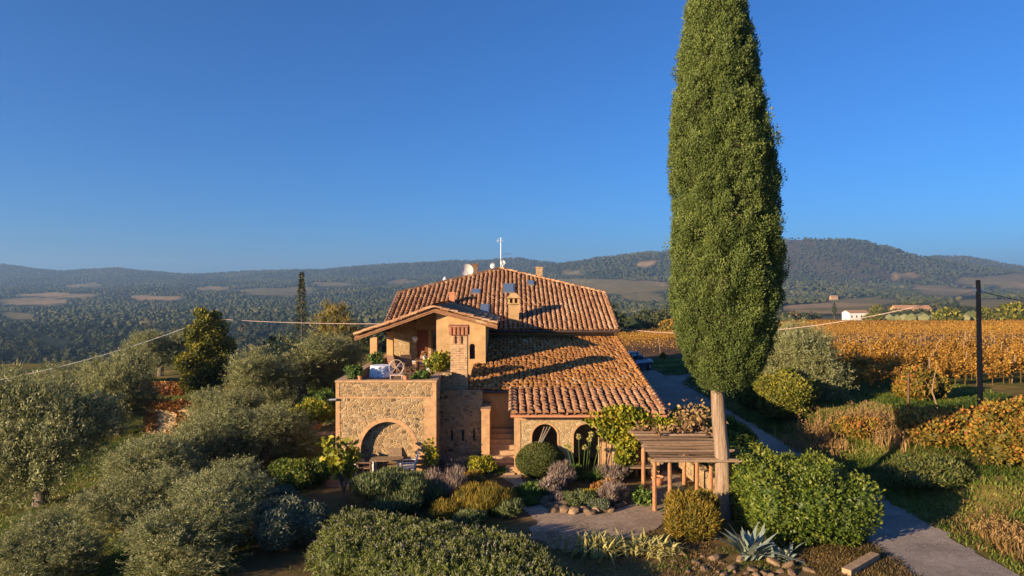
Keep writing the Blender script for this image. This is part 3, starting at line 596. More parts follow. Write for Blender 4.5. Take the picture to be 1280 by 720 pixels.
g = Geo(); g.box2((.1, 27.75, -.2), (.4, 30.2, 2.6)); g.box2((5.6, 27.75, -.2), (5.9, 39.9, 2.6)); g.box2((.1, 30.2, -.2), (5.9, 30.5, 2.85)); hb(g, 'inner_wall', M['plaster'])
g = Geo(); g.box2((-1.9, 30.15, -.2), (.1, 30.5, lz(30.15)-.13)); g.box2((-1.9, 30.5, -.2), (-1.6, 39.9, 2.9)); hb(g, 'plaster_wall', M['plaster'])
# stairs between the slit wall and the portico
g = Geo(); ns = 8
for k in range(ns): g.box2((-.92, 27.75+k*.28, -.2), (.085, 27.75+(k+1)*.28+(.2 if k == ns-1 else 0), .17*(k+1)))
g.box2((-.98, 27.3, -.2), (.1, 27.74, .1)); g.box2((-.35, 27.42, .1), (.08, 27.745, .3)); hb(g, 'stairs', M['steps'])
g = Geo(); g.box2((-1.27, 28.3, -.2), (-.93, 30.14, 2.42)); g.box((-1.1, 29.2, 2.45), (.4, 1.86, .07)); hb(g, 'stair_pier', M['quoin_brick'])
# terrace block ---------------------------------------------------
g = Geo(); TA = (-6.1, -3.92, .95, 1.16); arch_wall(g, -7.09, -3.06, -.2, 3.7, 27.5, 27.8, [TA])
g.box2((-7.09, 27.8, -.2), (-6.79, 39.9, 3.7)); g.box2((-3.36, 27.8, -.2), (-3.06, 30.2, 3.7)); g.box2((-6.79, 27.8, 0), (-3.36, 28.0, 3.1)); terrace = hb(g, 'terrace_wall', M['stone'])
g = Geo(); arch_ring(g, *TA, .16, 27.485, 27.5)
g.box2((-7.1, 27.48, 3.05), (-3.05, 27.5, 3.12)); g.box2((-7.12, 27.45, 3.7), (-3.03, 27.84, 3.78)); g.box2((-3.52, 27.484, -.2), (-3.05, 27.5, 3.05)); g.box2((-7.1, 27.486, -.2), (-6.93, 27.5, 3.05)); g.box2((-3.85, 27.486, -.2), (-3.52, 27.498, 1.2)); g.box2((-3.2, 27.482, 3.121), (-3.05, 27.5, 3.7)); g.box2((-7.1, 27.482, 3.121), (-6.95, 27.5, 3.7))
g.box2((-7.12, 27.84, 3.7), (-6.77, 39.8, 3.78)); g.box2((-3.38, 27.84, 3.7), (-3.03, 30.1, 3.78)); hb(g, 'terrace_trim', M['quoin_brick'], terrace)
g = Geo(); g.tube([(-7.05, 27.42, 3.02), (-7.35, 27.42, 3.0)], .05, 8); hb(g, 'drain_spout', M['metal'], terrace)
g = Geo(); g.box2((-6.79, 28.0, 3.1), (-3.36, 40, 3.42)); hb(g, 'terrace_floor', M['paving'])
# wall with three slits, pieces butt around the openings
g = Geo(); y0, y1 = 29.0, 29.3; sx = [-2.55, -2.08, -1.61]; xs = [-3.06]+[v for s_ in sx for v in (s_-.05, s_+.05)]+[-1.27]
for i in range(0, len(xs), 2): g.box2((xs[i], y0, -.2), (xs[i+1], y1, 3.12))
for s_ in sx: g.box2((s_-.05, y0, -.2), (s_+.05, y1, 1.0)); g.box2((s_-.05, y0, 1.45), (s_+.05, y1, 3.12))
g.box2((-3.06, 29.3, 3.0), (-2.6, 29.75, 3.85)); g.box2((-3.06, 29.3, -.2), (-1.27, 29.4, 3.11)); hb(g, 'slit_wall', M['stone'])
# brick chimney stack of the oven
g = Geo(); g.box2((-2.68, 29.7, 2.6), (-1.95, 30.4, 5.42)); stack = hb(g, 'oven_chimney', M['brick'])
g = Geo()
for k in range(5): g.box2((-2.74+k*.175, 29.6, 5.46), (-2.74+k*.175+.115, 29.74, 5.8)); g.box2((-2.74+k*.175, 30.36, 5.46), (-2.74+k*.175+.115, 30.5, 5.8))
for k in range(4):
    for x in (-2.74, -2.0): g.box2((x, 29.78+k*.15, 5.46), (x+.12, 29.86+k*.15, 5.8))
g.box2((-2.66, 29.72, 5.42), (-1.97, 30.38, 5.72)); g.box2((-2.78, 29.58, 5.8), (-1.9, 30.52, 5.86)); g.box2((-2.55, 29.64, 5.1), (-2.48, 29.7, 5.42)); g.box2((-2.28, 29.64, 5.1), (-2.21, 29.7, 5.42)); hb(g, 'chimney_crown', M['brick_red'], stack)
# loggia block ----------------------------------------------------
LPX, LPZ = -3.85, 6.5; LLX, LLZ, LRX, LRZ = -7.76, 5.1, -.72, 5.68
def loz(x): return LPZ+(LLZ-LPZ)*(x-LPX)/(LLX-LPX) if x < LPX else LPZ+(LRZ-LPZ)*(x-LPX)/(LRX-LPX)
nx_, nz0, nz1 = (-2.12, -1.85), 3.95, 4.72
g = Geo(); y0, y1 = 34.1, 34.45; X0, X1 = -3.78, -1.32
g.add([(X0, y0, 2.9), (nx_[0], y0, 2.9), (nx_[0], y0, loz(nx_[0])-.12), (X0, y0, loz(X0)-.12)], [(0, 1, 2, 3)]); g.add([(nx_[1], y0, 2.9), (X1, y0, 2.9), (X1, y0, loz(X1)-.12), (nx_[1], y0, loz(nx_[1])-.12)], [(0, 1, 2, 3)])
arch_wall(g, nx_[0], nx_[1], 2.9, 5.4, y0, y1, [(nx_[0], nx_[1], nz1-.13, .13)], 8); g.box2((nx_[0], y0, 2.9), (nx_[1], y1, nz0)); g.quad((nx_[0], y0, 5.4), (nx_[1], y0, 5.4), (nx_[1], y0, loz(nx_[1])-.12), (nx_[0], y0, loz(nx_[0])-.12))
g.quad((X1, y0, 2.9), (X1, 40, 2.9), (X1, 40, loz(X1)-.12), (X1, y0, loz(X1)-.12)); g.quad((X0, 40, 2.9), (X0, y0, 2.9), (X0, y0, loz(X0)-.12), (X0, 40, loz(X0)-.12)); loggia = hb(g, 'loggia_wall', M['plaster'])
g = Geo(); g.box2((nx_[0]-.05, 34.3, nz0), (nx_[1]+.05, 34.33, nz1)); hb(g, 'niche_back', M['wood_dark'], loggia)
g = Geo()
for s_, (xe, ze) in ((0, (LLX, LLZ)), (1, (LRX, LRZ))):
    yb = 43.1 if s_ == 0 else 41.2; yb2 = 40.2 if s_ == 0 else 41.2
    A = [(LPX, 33.6, LPZ), (xe, 33.6, ze), (xe, yb2, ze), (LPX, 43.1, LPZ)]; Bm = [(a, b, c-.12) for a, b, c in A]
    g.add(A+Bm, [(0, 1, 2, 3), (7, 6, 5, 4), (0, 4, 5, 1), (1, 5, 6, 2)], .15)
    sgn = -1 if s_ == 0 else 1; W = abs(xe-LPX); Vs = np.array([LPX-xe, 0, LPZ-ze]); vm = np.linalg.norm(Vs)
    U = (0, 1, 0) if s_ == 1 else (0, -1, 0); O = (xe, 33.55, ze) if s_ == 1 else (xe, 40.2+2.8, ze)
    def lin(u, v, s_=s_, vm=vm): y = 33.55+u if s_ == 1 else 43.0-u; x = (LRX if s_ else LLX)+(LPX-(LRX if s_ else LLX))*v/vm; return loz(x)+.05 > roof_z(y) and (s_ == 1 or y < 40.2+2.8*v/vm)
    coppi(g, O, U, Vs, 0, 9.3, vm, inside=lin, pitch=.29)
cap_row(g, (LPX, 33.5, LPZ+.08), (LPX, 43, LPZ+.08), .13)
for xe, ze in ((LLX, LLZ), (LRX, LRZ)): cap_row(g, (xe, 33.53, ze+.06), (LPX, 33.53, LPZ+.06), .1)
lroof = hb(g, 'loggia_roof', M['tile'])
g = Geo()
for xe, ze in ((LLX, LLZ), (LRX, LRZ)): 
    a = Vector((LPX, 33.62, LPZ-.125)); b = Vector((xe, 33.62, ze-.125)); q = [a, b, b+Vector((0, .12, 0)), a+Vector((0, .12, 0))]; g.add([tuple(v) for v in q]+[tuple(v-Vector((0, 0, .08))) for v in q], [(0, 1, 2, 3), (7, 6, 5, 4), (0, 4, 5, 1), (3, 2, 6, 7), (1, 5, 6, 2)])
    b2 = [a+Vector((0, .13, -.01)), b+Vector((0, .13, -.01)), b+Vector((0, 6, -.01)), a+Vector((0, 6, -.01))]; g.add([tuple(v) for v in b2], [(3, 2, 1, 0)])
for k in range(7): y = 34.6+k*.85; a = Vector((-4.0, y, loz(-4)-.15)); b = Vector((LLX+.1, y, loz(LLX+.1)-.15)); g.tube([a, b], .06, 4)
o = hb(g, 'roof_beams', M['wood'], lroof)
for (xa, ya) in ((-7.03, 33.8), (-6.85, 37.3)):
    g = Geo(); g.box2((xa, ya, 3.2), (xa+.34, ya+.34, loz(xa)-.3)); hb(g, 'pillar', M['quoin'])
g = Geo(); g.box2((-6.79, 38.4, 3.2), (-5.35, 38.7, 5.6)); g.box2((-5.35, 38.4, 5.15), (-3.78, 38.7, 6.2)); g.box2((-4.72, 38.4, 3.2), (-4.55, 38.7, 5.15)); hb(g, 'loggia_back_wall', M['stone_small'])
g = Geo(); g.box2((-5.35, 38.46, 3.2), (-4.72, 38.52, 5.15))
for k in range(14): g.box2((-5.28, 38.43, 3.4+k*.12), (-4.8, 38.46, 3.49+k*.12))
hb(g, 'shutter', M['shutter'])
g = Geo(); g.box2((-4.55, 38.42, 3.2), (-4.48, 38.54, 5.15)); g.box2((-4.05, 38.42, 3.2), (-3.95, 38.54, 5.15)); g.box2((-4.48, 38.43, 5.05), (-4.05, 38.53, 5.15)); d = hb(g, 'glass_door', M['wood']); g = Geo(); g.box2((-4.5, 38.47, 3.2), (-3.78, 38.49, 5.08)); hb(g, 'pane', M['glass'], d)

# dishes and antenna on the roof
def dish(loc, rad, label, yaw=0.3, mat='white'):
    t = thing('satellite_dish', label, 'satellite dish', loc, yaw, 'satellite dishes on the farmhouse roof')
    g = Geo(); pr = [(0.001, 0)]+[(rad*k/6, .22*rad*(k/6)**2) for k in range(1, 7)]; V = []; n_ = 20
    for r_, z_ in pr: V += [(r_*math.cos(2*math.pi*k/n_), -z_-.1, r_*math.sin(2*math.pi*k/n_)+rad) for k in range(n_)]
    g.add(V, [(i*n_+k, i*n_+(k+1) % n_, (i+1)*n_+(k+1) % n_, (i+1)*n_+k) for i in range(6) for k in range(n_)]); g.build('reflector', M[mat], t, smooth=True)
    g = Geo(); g.tube([(0, 0, -.5), (0, 0, rad)], .03, 6); g.build('mast', M['metal'], t)
    g = Geo(); g.tube([(0, -.12, rad*.15), (0, -rad*.9, rad*.7)], .012, 4); g.box((0, -rad*.9, rad*.72), (.06, .1, .06)); g.build('feed_arm', M['metal'], t)
p0 = P(583, 338, 50.2); dish((p0.x, p0.y, p0.z-.47), .47, 'large white satellite dish before a brick chimney, left of the roof peak')
p0 = P(628, 331, 49.6); dish((p0.x, p0.y, p0.z-.05), .19, 'small white round dish on the antenna mast at the roof peak', 0.1)
p0 = P(617, 334, 49.9); dish((p0.x, p0.y, p0.z-.1), .22, 'small grey dish just left of the antenna mast at the roof peak', -.6, 'metal')
p0 = P(626, 337, 49.4); t = thing('tv_antenna', 'thin television antenna mast standing on the roof peak', 'antenna', (p0.x, p0.y, 8.8))
g = Geo(); g.tube([(0, 0, -.3), (0, 0, 2.35)], .016, 6); g.build('mast', M['metal'], t)
g = Geo(); g.tube([(-.35, 0, 2.1), (.2, 0, 2.1)], .014, 4)
for k in range(7): g.tube([(-.34+k*.085, -.3, 2.1), (-.34+k*.085, .3, 2.1)], .008, 4)
g.tube([(-.2, 0, 1.95), (-.2, 0, 2.3)], .01, 4); g.build('upper_aerial', M['white'], t)
g = Geo(); g.tube([(0, 0, 1.15), (.75, .1, 1.2)], .014, 4)
for k in range(8): g.tube([(.1+k*.09, -.15, 1.16), (.1+k*.09, .25, 1.19)], .007, 4)
g.build('lower_aerial', M['metal'], t)
p0 = P(556, 354, 50.5); g = Geo(); g.box((0, 0, .1), (.25, .25, .5)); g.lathe([(.1, .35), (.16, .4), (.06, .55), (.01, .6)], n=8); tag(place(g.build('roof_vent', M['white']), (p0.x, p0.y, 8.83-(-.85-p0.x)*.265)), 'small whitish vent pot on the left roof slope', 'vent')
#@@PART3
# ------------------------------------------------------------------ cypress
CP = G(906, 647); cx0, cy0, cz0 = CP.x, CP.y, CP.z
cyp = thing('cypress_tree', 'very tall dark green cypress with a bare lower trunk beside the pergola', 'tree', (cx0, cy0, cz0))
prof = [(-95, 886, 893), (-60, 877, 902), (-30, 868, 914), (0, 860, 926), (50, 851, 940), (100, 844, 949), (150, 839, 957), (200, 837, 971), (235, 838, 976), (260, 840, 973), (300, 837, 977), (340, 834, 981), (370, 833, 978), (400, 836, 973), (430, 843, 966), (455, 856, 954), (472, 870, 940), (486, 882, 925)]
pz = np.array([CAMZ-(a-360)/F*cy0-cz0 for a, b, c in prof])[::-1]; pc = np.array([((b+c)/2-906)/F*cy0 for a, b, c in prof])[::-1]; pw = np.array([(c-b)/2/F*cy0 for a, b, c in prof])[::-1]
g = Geo(); tz = np.linspace(-.2, 5.6, 16); g.tube([(-.10+.0*z+.06*math.sin(z*1.1)-.03*z+.03, 0, z) for z in tz], [.26-.012*max(0, z)+.09*math.exp(-max(0, z)*2.0) for z in tz], 20)
V = g.V[-1]; a_ = np.arctan2(V[:, 1], V[:, 0]+.1); V[:, :2] *= (1+.06*np.sin(a_*5+V[:, 2]*.6)+.035*np.sin(a_*11-V[:, 2]))[:, None]
g.tube([(-.2, -.2, 5.0), (-.6, -.5, 6.0)], [.1, .05], 6); g.tube([(.15, -.2, 4.8), (.5, -.4, 6)], [.09, .04], 6); g.build('trunk', M['cypress_bark'], cyp, smooth=True)
g = Geo(); r = np.random.default_rng(5)
zs = np.linspace(pz[0], pz[-1], 150); th = np.linspace(0, 2*math.pi, 97)[:-1]; TZ, TT = np.meshgrid(zs, th, indexing='ij')
def cyp_rad(z, t):
    w = np.interp(z, pz, pw); n = vnoise(np.cos(t)*2.6+z*.15+9, np.sin(t)*2.6+z*.85, 3)*.5+vnoise(np.cos(t)*5.5+4, np.sin(t)*5.5+z*2.0-t*0, 4)*.5
    return w*(.55+.34*n)
ccz = r.uniform(pz[0], pz[-1], 800); cct = r.uniform(0, 2*math.pi, 800)
def clump(z, t):
    """rounded upright clumps on the crown surface, metres"""
    z, t = np.ravel(z), np.ravel(t); out = np.empty(len(z))
    for i in range(0, len(z), 2000):
        zz, tt = z[i:i+2000, None], t[i:i+2000, None]; w = np.interp(zz, pz, pw); da = np.abs((tt-cct+math.pi) % (2*math.pi)-math.pi)*w; dz = (zz-ccz)/1.55; d = np.sqrt((da**2+dz**2).min(1)); out[i:i+2000] = .33*(1-(d/.38)**2)
    return np.clip(out, -.34, .33)*np.clip(np.interp(z, pz, pw)/1.8, .35, 1)
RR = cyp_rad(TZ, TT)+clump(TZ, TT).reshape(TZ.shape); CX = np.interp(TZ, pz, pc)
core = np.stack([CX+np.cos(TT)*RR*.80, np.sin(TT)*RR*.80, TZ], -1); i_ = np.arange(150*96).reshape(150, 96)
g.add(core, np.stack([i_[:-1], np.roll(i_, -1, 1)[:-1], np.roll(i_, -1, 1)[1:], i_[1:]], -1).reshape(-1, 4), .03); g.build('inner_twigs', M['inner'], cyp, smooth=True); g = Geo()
NT = 6800; z = pz[0]+.1+(pz[-1]-pz[0])*r.uniform(0, 1, NT); keep = r.uniform(0, 1, NT) < np.interp(z, pz, pw)/2.1+.12; z = z[keep]; NT = len(z); t = r.uniform(0, 2*math.pi, NT)
rr = cyp_rad(z, t)*.94+clump(z, t)*1.15-.06+r.normal(0, .04, NT); base = np.stack([np.interp(z, pz, pc)+np.cos(t)*rr, np.sin(t)*rr, z], 1); nd = np.stack([np.cos(t), np.sin(t), np.zeros(NT)], 1)
per = 92; sz_ = np.clip(r.normal(.145, .045, NT), .07, .3); dv = unit(r.normal(size=(NT*per, 3))).reshape(NT, per, 3); flip = (dv*nd[:, None]).sum(2) < -.35; dv = np.where(flip[..., None], -dv, dv)
ax = unit(nd*.35+np.array([0, 0, 1.])+r.normal(size=(NT, 3))*.15); lobe = 1+.22*np.sin(dv[..., 0]*7+r.uniform(0, 6, (NT, 1)))*np.sin(dv[..., 2]*6+r.uniform(0, 6, (NT, 1)))
el = (dv*ax[:, None]).sum(2)[..., None]*ax[:, None]; pp = base[:, None]+(dv+el*.75)*(sz_[:, None]*lobe*np.clip(1-np.abs(r.normal(size=(NT, per)))*.13, .5, 1.1))[..., None]
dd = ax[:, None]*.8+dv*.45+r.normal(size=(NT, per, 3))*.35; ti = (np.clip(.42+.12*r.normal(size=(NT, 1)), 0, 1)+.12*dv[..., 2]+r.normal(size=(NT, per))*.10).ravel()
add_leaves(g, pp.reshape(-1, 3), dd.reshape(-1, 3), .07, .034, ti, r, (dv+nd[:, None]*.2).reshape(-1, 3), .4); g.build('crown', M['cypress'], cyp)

# ------------------------------------------------------------------ olive trees on the left slope
OL = [olive_mesh(11), olive_mesh(12), olive_mesh(13), olive_mesh(14)]
protos = []
def olive(px, py_top, Y, label, var, wide=1.0, rz=0):
    """px: middle of the crown, py_top: its top; the tree stands on the ground below"""
    c = P(px, py_top, Y); z = H(c.x, Y)-.15; k = max(.45, (c.z-z)/(.95*4.2)); sc = (k*wide*1.28, k*wide*1.28, k)
    if len(protos) <= var:
        t = thing('olive_tree', label, 'tree', (c.x, Y, z), 0, 'olive trees on the slopes'); OL[var][0].build('crown', M['olive'], t); OL[var][1].build('trunk', M['bark'], t, smooth=True); protos.append(t)
        t.scale = sc; t.rotation_euler.z = rz; return t
    return dup(protos[var], (c.x, Y, z), rz, sc, label)
for a in [
 (50, 470, 29, 'tall grey-green olive tree standing at the left edge of the picture', 0, .72, 0),
 (148, 446, 44, 'round olive tree in the second row, just left of the orange vine-covered wall', 1, .72, 1),
 (85, 462, 50, 'olive tree behind the tall one at the left edge, in front of the dark wood', 2, 1.0, 2),
 (200, 417, 75, 'pale olive tree in the far row, just left of the yellow-green tree', 3, .9, .6),
 (378, 420, 54, 'big silvery olive tree nearest the loggia on the left', 0, 1.1, 2.6),
 (328, 444, 46, 'silvery olive tree right of the orange vine-covered wall', 1, .9, 4),
 (420, 428, 57, 'darker olive tree directly behind the broad-leaved bush beside the terrace', 2, .8, 1.2),
 (285, 492, 38, 'olive tree on the middle of the slope, below the orange vine-covered wall', 3, .95, 3.2),
 (330, 512, 31, 'olive tree in front of the potted lemon tree and its yellow shrub', 2, 1.15, 5),
 (258, 520, 29, 'olive tree left of the round clipped shrub, on the middle slope', 1, .95, .3),
 (165, 592, 22.5, 'large dark olive tree in the foreground at the bottom left', 0, 1.2, 3.6),
 (282, 590, 21.5, 'foreground olive tree right beside the grey shrub, bottom centre-left', 3, 1.15, 2.1),
 (200, 548, 26, 'olive tree behind the large dark foreground one', 2, 1.0, 4.4),
 (60, 665, 18.5, 'low olive tree cut off by the bottom left corner', 1, 1.25, 1.7),
 (235, 655, 18.5, 'olive tree cut off by the bottom edge of the picture', 2, 1.3, .9),
 (5, 462, 66, 'small far olive tree at the left edge under the power cable', 1, 1.2, 5.5),
 (118, 455, 66, 'low olive tree in the far row at the rim of the valley', 3, 1.3, 2.9)]:
    olive(*a)
# olives and bushes across the road
for a in [(1003, 412, 41, 'silvery olive tree across the road, right of the cypress', 2, .75, 1.0), (962, 408, 46, 'olive tree across the road, half hidden behind the cypress', 0, .85, 2.0)]: olive(*a)

# ------------------------------------------------------------------ other trees and shrubs, left side
def tree(name, label, px, py_base, py_top, Y, wpx, mat, N, ln, wd, seed, gap=.12, core=.6, up=.3, fmin=.22, **kw):
    r = np.random.default_rng(seed); b = P(px, py_base, Y); z = H(b.x, Y); hgt = CAMZ-(py_top-360)/F*Y-z; w = wpx/F*Y
    t = thing(name, label, 'tree', (b.x, Y, z)); L = []
    for i in range(26):
        f = fmin+(.93-fmin)*((i+.5)/26); Rf = w*.5*math.sin(math.pi*min(1, max(.08, (f-fmin*.55)/(1.04-fmin*.55)))**.85)**.8; a = 2.4*i; q = Rf*r.uniform(.35, .72); s = max(w*.13, Rf*r.uniform(.34, .55)); L.append((q*math.cos(a), q*math.sin(a), hgt*f-s*.3, s, s, s*.9))
    foliage(L, N, ln, wd, shell=gap, core=core, up=up, r=r, tvar=.16, **kw).build('crown', mat, t)
    g = Geo(); g.tube([(0, 0, -.3), (.05, 0, hgt*.3), (0, .05, hgt*.75)], [w*.05, w*.04, w*.015], 8)
    for a in (0, 2, 4): g.tube([(.03, 0, hgt*.3), (w*.2*math.cos(a), w*.2*math.sin(a), hgt*.55)], [w*.03, w*.012], 6)
    g.build('trunk', M['bark'], t, smooth=True); return t
tree('broadleaf_tree', 'bright yellow-green tree standing alone at the rim of the valley left of the house', 259, 456, 377, 50, 66, M['treegreen'], 12000, .2, .14, 3, topt=.25, fmin=.1)
tree('poplar_tree', 'golden autumn tree just left of the loggia roof', 419, 446, 371, 64, 78, M['ochre'], 9000, .26, .07, 4, .3, .35, 1.3, fmin=.12)
# dark conifer
b = P(377, 440, 120); t = thing('conifer_tree', 'slim dark conifer rising left of the golden autumn tree', 'tree', (b.x, 120, H(b.x, 120))); hh = CAMZ-(340-360)/F*120-H(b.x, 120); r = np.random.default_rng(8)
N = 1900; f = r.uniform(.08, 1, N)**.8; lay = np.floor(f*12)/12+.03; a = r.uniform(0, 6.28, N); q = (1-lay)*2.4*r.uniform(.15, 1, N)**.6*(.75+.3*np.sin(a*3+lay*40)); pp = np.stack([q*np.cos(a), q*np.sin(a), hh*f-q*.25], 1)
g = Geo(); add_leaves(g, pp, np.stack([np.cos(a), np.sin(a), -.2+0*a], 1)+r.normal(size=(N, 3))*.4, .5, .16, r.uniform(.2, .8, N), r); g.build('crown', M['forest'], t); g = Geo(); g.tube([(0, 0, -.3), (0, 0, hh*.97)], [.2, .03], 6); g.build('trunk', M['bark'], t)
# vine covered wall
b = Vector((P(238, 492, 44).x, 44, H(P(238, 492, 44).x, 44))); wl0 = thing('vine_covered_wall', 'low garden wall covered in orange autumn creeper among the olive trees', 'wall', (b.x, b.y, b.z), -.06)
g = Geo(); g.box((0, 0, .75), (5.6, .5, 1.9)); g.build('masonry', M['stone_small'], wl0); r = np.random.default_rng(9)
g = Geo(); N = 3000; pp = np.stack([r.uniform(-2.9, 2.9, N), r.uniform(-.45, .4, N), 1.6+np.abs(r.normal(size=N))*.18], 1); pp2 = np.stack([r.uniform(-2.8, 2.8, 1500), -.28-r.uniform(0, .12, 1500), r.uniform(0, 1.7, 1500)], 1)
pp2 = pp2[vnoise(pp2[:, 0]*1.7, pp2[:, 2]*1.7, 6) > .45]; pp = np.concatenate([pp, pp2]); add_leaves(g, pp, r.normal(size=pp.shape)+np.array([0, -.5, .3]), .2, .16, r.uniform(.1, 1, len(pp)), r); g.build('creeper', M['rust'], wl0)
b = G(300, 452); o = thing('hedge_wall', 'long low orange and brown vine row behind the creeper wall', 'hedge', (P(240, 462, 60).x, 60, H(P(240, 462, 60).x, 60))); r = np.random.default_rng(10); L = [(x, 0, .55, .7, .6, .6) for x in np.arange(-4.2, 4.3, .55)]
foliage(L, 6000, .2, .15, r=r, core=.85).build('foliage', M['rust'], o); g = Geo()
for x in np.arange(-4, 4.1, 1.0): g.tube([(x, 0, -.2), (x, .05, .7)], .04, 4)
g.build('stem', M['bark'], o)
r = np.random.default_rng(21)
def S(name, label, cat, px, pyb, wpx, hpx, N, ln, wd, mat, seed, depth=1.0, Y=None, n=7, group=None, **k):
    """a shrub whose foot appears at pixel (px, pyb), wpx wide and hpx high"""
    b = G(px, pyb) if Y is None else Vector((P(px, pyb, Y).x, Y, H(P(px, pyb, Y).x, Y))); sc = b.y/F; r = np.random.default_rng(seed); w = wpx*sc; b.y += w*.25*depth
    return shrub(name, label, cat, b, mound(w*1.05, w*depth, hpx*sc*.9, n, r), N, ln, wd, mat, group, r=r, **k)
S('yellow_shrub', 'bright yellow-leaved shrub peeping out behind the olive trees left of the potted lemon', 'shrub', 318, 525, 50, 36, 2500, .2, .12, M['yellowgreen'], 31, Y=37)
S('broadleaf_bush', 'dark green broad-leaved bush against the left side of the terrace', 'shrub', 402, 505, 58, 42, 4000, .22, .16, M['green'], 32, Y=41)
S('round_shrub', 'low rounded dark green shrub left of the paved apron', 'shrub', 368, 612, 72, 42, 9000, .10, .06, M['laurel'], 33, core=.86, up=.2)
S('grey_shrub', 'dark grey-green shrub in shade at the left end of the long front hedge', 'shrub', 352, 690, 95, 80, 12000, .12, .035, M['greyleaf'], 34, core=.8)
S('low_grey_shrub', 'low grey-green shrub between the round dark shrub and the front hedge', 'shrub', 330, 640, 60, 34, 5000, .12, .04, M['greyleaf'], 35)
# lemon tree in its pot
b = G(388, 541); t = thing('lemon_tree', 'yellow-green lemon bush in a wide terracotta pot on the paved side path', 'potted plant', (b.x, b.y+.3, b.z)); sc = b.y/F; r = np.random.default_rng(36)
foliage(mound(58*sc, 50*sc, 34*sc, 8, r), 2600, .17, .09, core=.55, shell=.25, r=r).build('foliage', M['yellowgreen'], t).location.z = .42; g = Geo(); g.lathe([(.01, 0), (.36, 0), (.42, .1), (.5, .34), (.56, .36), (.56, .44), (.5, .44), (.47, .38), (.01, .36)], n=20); g.build('pot', M['terracotta'], t, smooth=False)
g = Geo(); g.tube([(0, 0, .3), (.03, 0, .8)], .05, 6); g.build('stem', M['bark'], t)
b = G(396, 548); g = Geo(); g.box((0, 0, .12), (1.9, .9, .24), .05); o = tag(place(g.build('planter_step', M['terracotta']), (b.x, b.y+.35, b.z-.1)), 'low terracotta-coloured step in front of the potted lemon bush', 'step')

# ------------------------------------------------------------------ garden in front of the house
def fig(name, label, px, pyb, wpx, hpx, seed, N=520, ln=.22, mat='yellowgreen', stems=9):
    b = G(px, pyb); sc = b.y/F; r = np.random.default_rng(seed); t = thing(name, label, 'shrub', b); w, h = wpx*sc, hpx*sc; g = Geo(); st = Geo()
    for i in range(stems):
        a = r.uniform(0, 6.28); q = r.uniform(.2, .5)*w; top = np.array([q*math.cos(a), q*math.sin(a), h*r.uniform(.6, 1.0)]); mid = top*np.array([.45, .45, .5]); st.tube([(0, 0, 0), mid, top], [.025, .02, .008], 5)
        n = N//stems; tt = r.uniform(.3, 1.03, n); pp = (1-tt)[:, None]*mid*.6+tt[:, None]*top+r.normal(size=(n, 3))*.10*w/1.5; pp[:, 2] = np.maximum(pp[:, 2], .08)
        add_leaves(g, pp, r.normal(size=(n, 3))+np.array([0, -.3, .25]), ln, ln*.75, r.uniform(.2, 1, n)*.9, r)
    g.build('foliage', M[mat], t); st.build('stem', M['bark'], t); return t
fig('fig_bush', 'young fig bush with large yellow-green leaves at the left corner of the terrace block', 430, 617, 52, 66, 40, 620)
fig('climbing_rose', 'thin yellow-green climber at the right corner of the terrace arch', 535, 598, 26, 46, 41, 260, .15, stems=6)
S('rosemary_bush', 'large rounded green rosemary bush in front of the terrace arch', 'shrub', 490, 640, 112, 50, 22000, .17, .028, M['rosemary'], 42, up=.9, out=.7, core=.82, rnd=.35)
S('dry_lavender', 'tall dry mauve-grey lavender clump right of the rosemary bush', 'shrub', 562, 630, 52, 50, 5000, .24, .018, M['drylav'], 43, up=1.6, out=.5, rnd=.25, core=.7)
S('purple_sage', 'purple-flowered sage in front of the wall with three slits', 'shrub', 566, 596, 46, 24, 2500, .14, .03, M['drylav'], 44, up=1.2, core=.7)
S('yellow_broom', 'yellow-flowered shrub at the foot of the stair pier', 'shrub', 597, 597, 40, 30, 3000, .12, .05, M['yellowgreen'], 45, up=.7, core=.6)
S('brown_shrub', 'brown-green shrub behind the fennel, left of the stairs', 'shrub', 590, 618, 44, 32, 4200, .11, .05, M['bramble'], 46, core=.8)
S('fennel_clump', 'feathery yellow-green fennel clump beside the gravel path', 'shrub', 606, 648, 78, 38, 9000, .2, .02, M['ochre'], 47, up=1.4, out=.6, rnd=.3, core=.72)
S('green_fennel', 'low green herb clump at the right end of the fennel', 'shrub', 634, 650, 38, 30, 4000, .15, .025, M['rosemary'], 48, up=1.2, core=.7)
S('orange_herb', 'small orange-green herb clump between rosemary bush and fennel', 'shrub', 560, 650, 46, 24, 3500, .15, .025, M['ochre'], 49, up=1.2, core=.6)
b = G(676, 603); shrub('box_ball', 'clipped round box topiary in front of the first portico arch', 'topiary', (b.x, b.y+.85, b.z), [(0, 0, .66, .9, .85, .68), (.25, .1, .6, .75, .7, .62), (-.2, -.05, .6, .78, .75, .6)], 26000, .055, .03, M['box'], core=.965, shell=.025, out=1, rnd=.6)
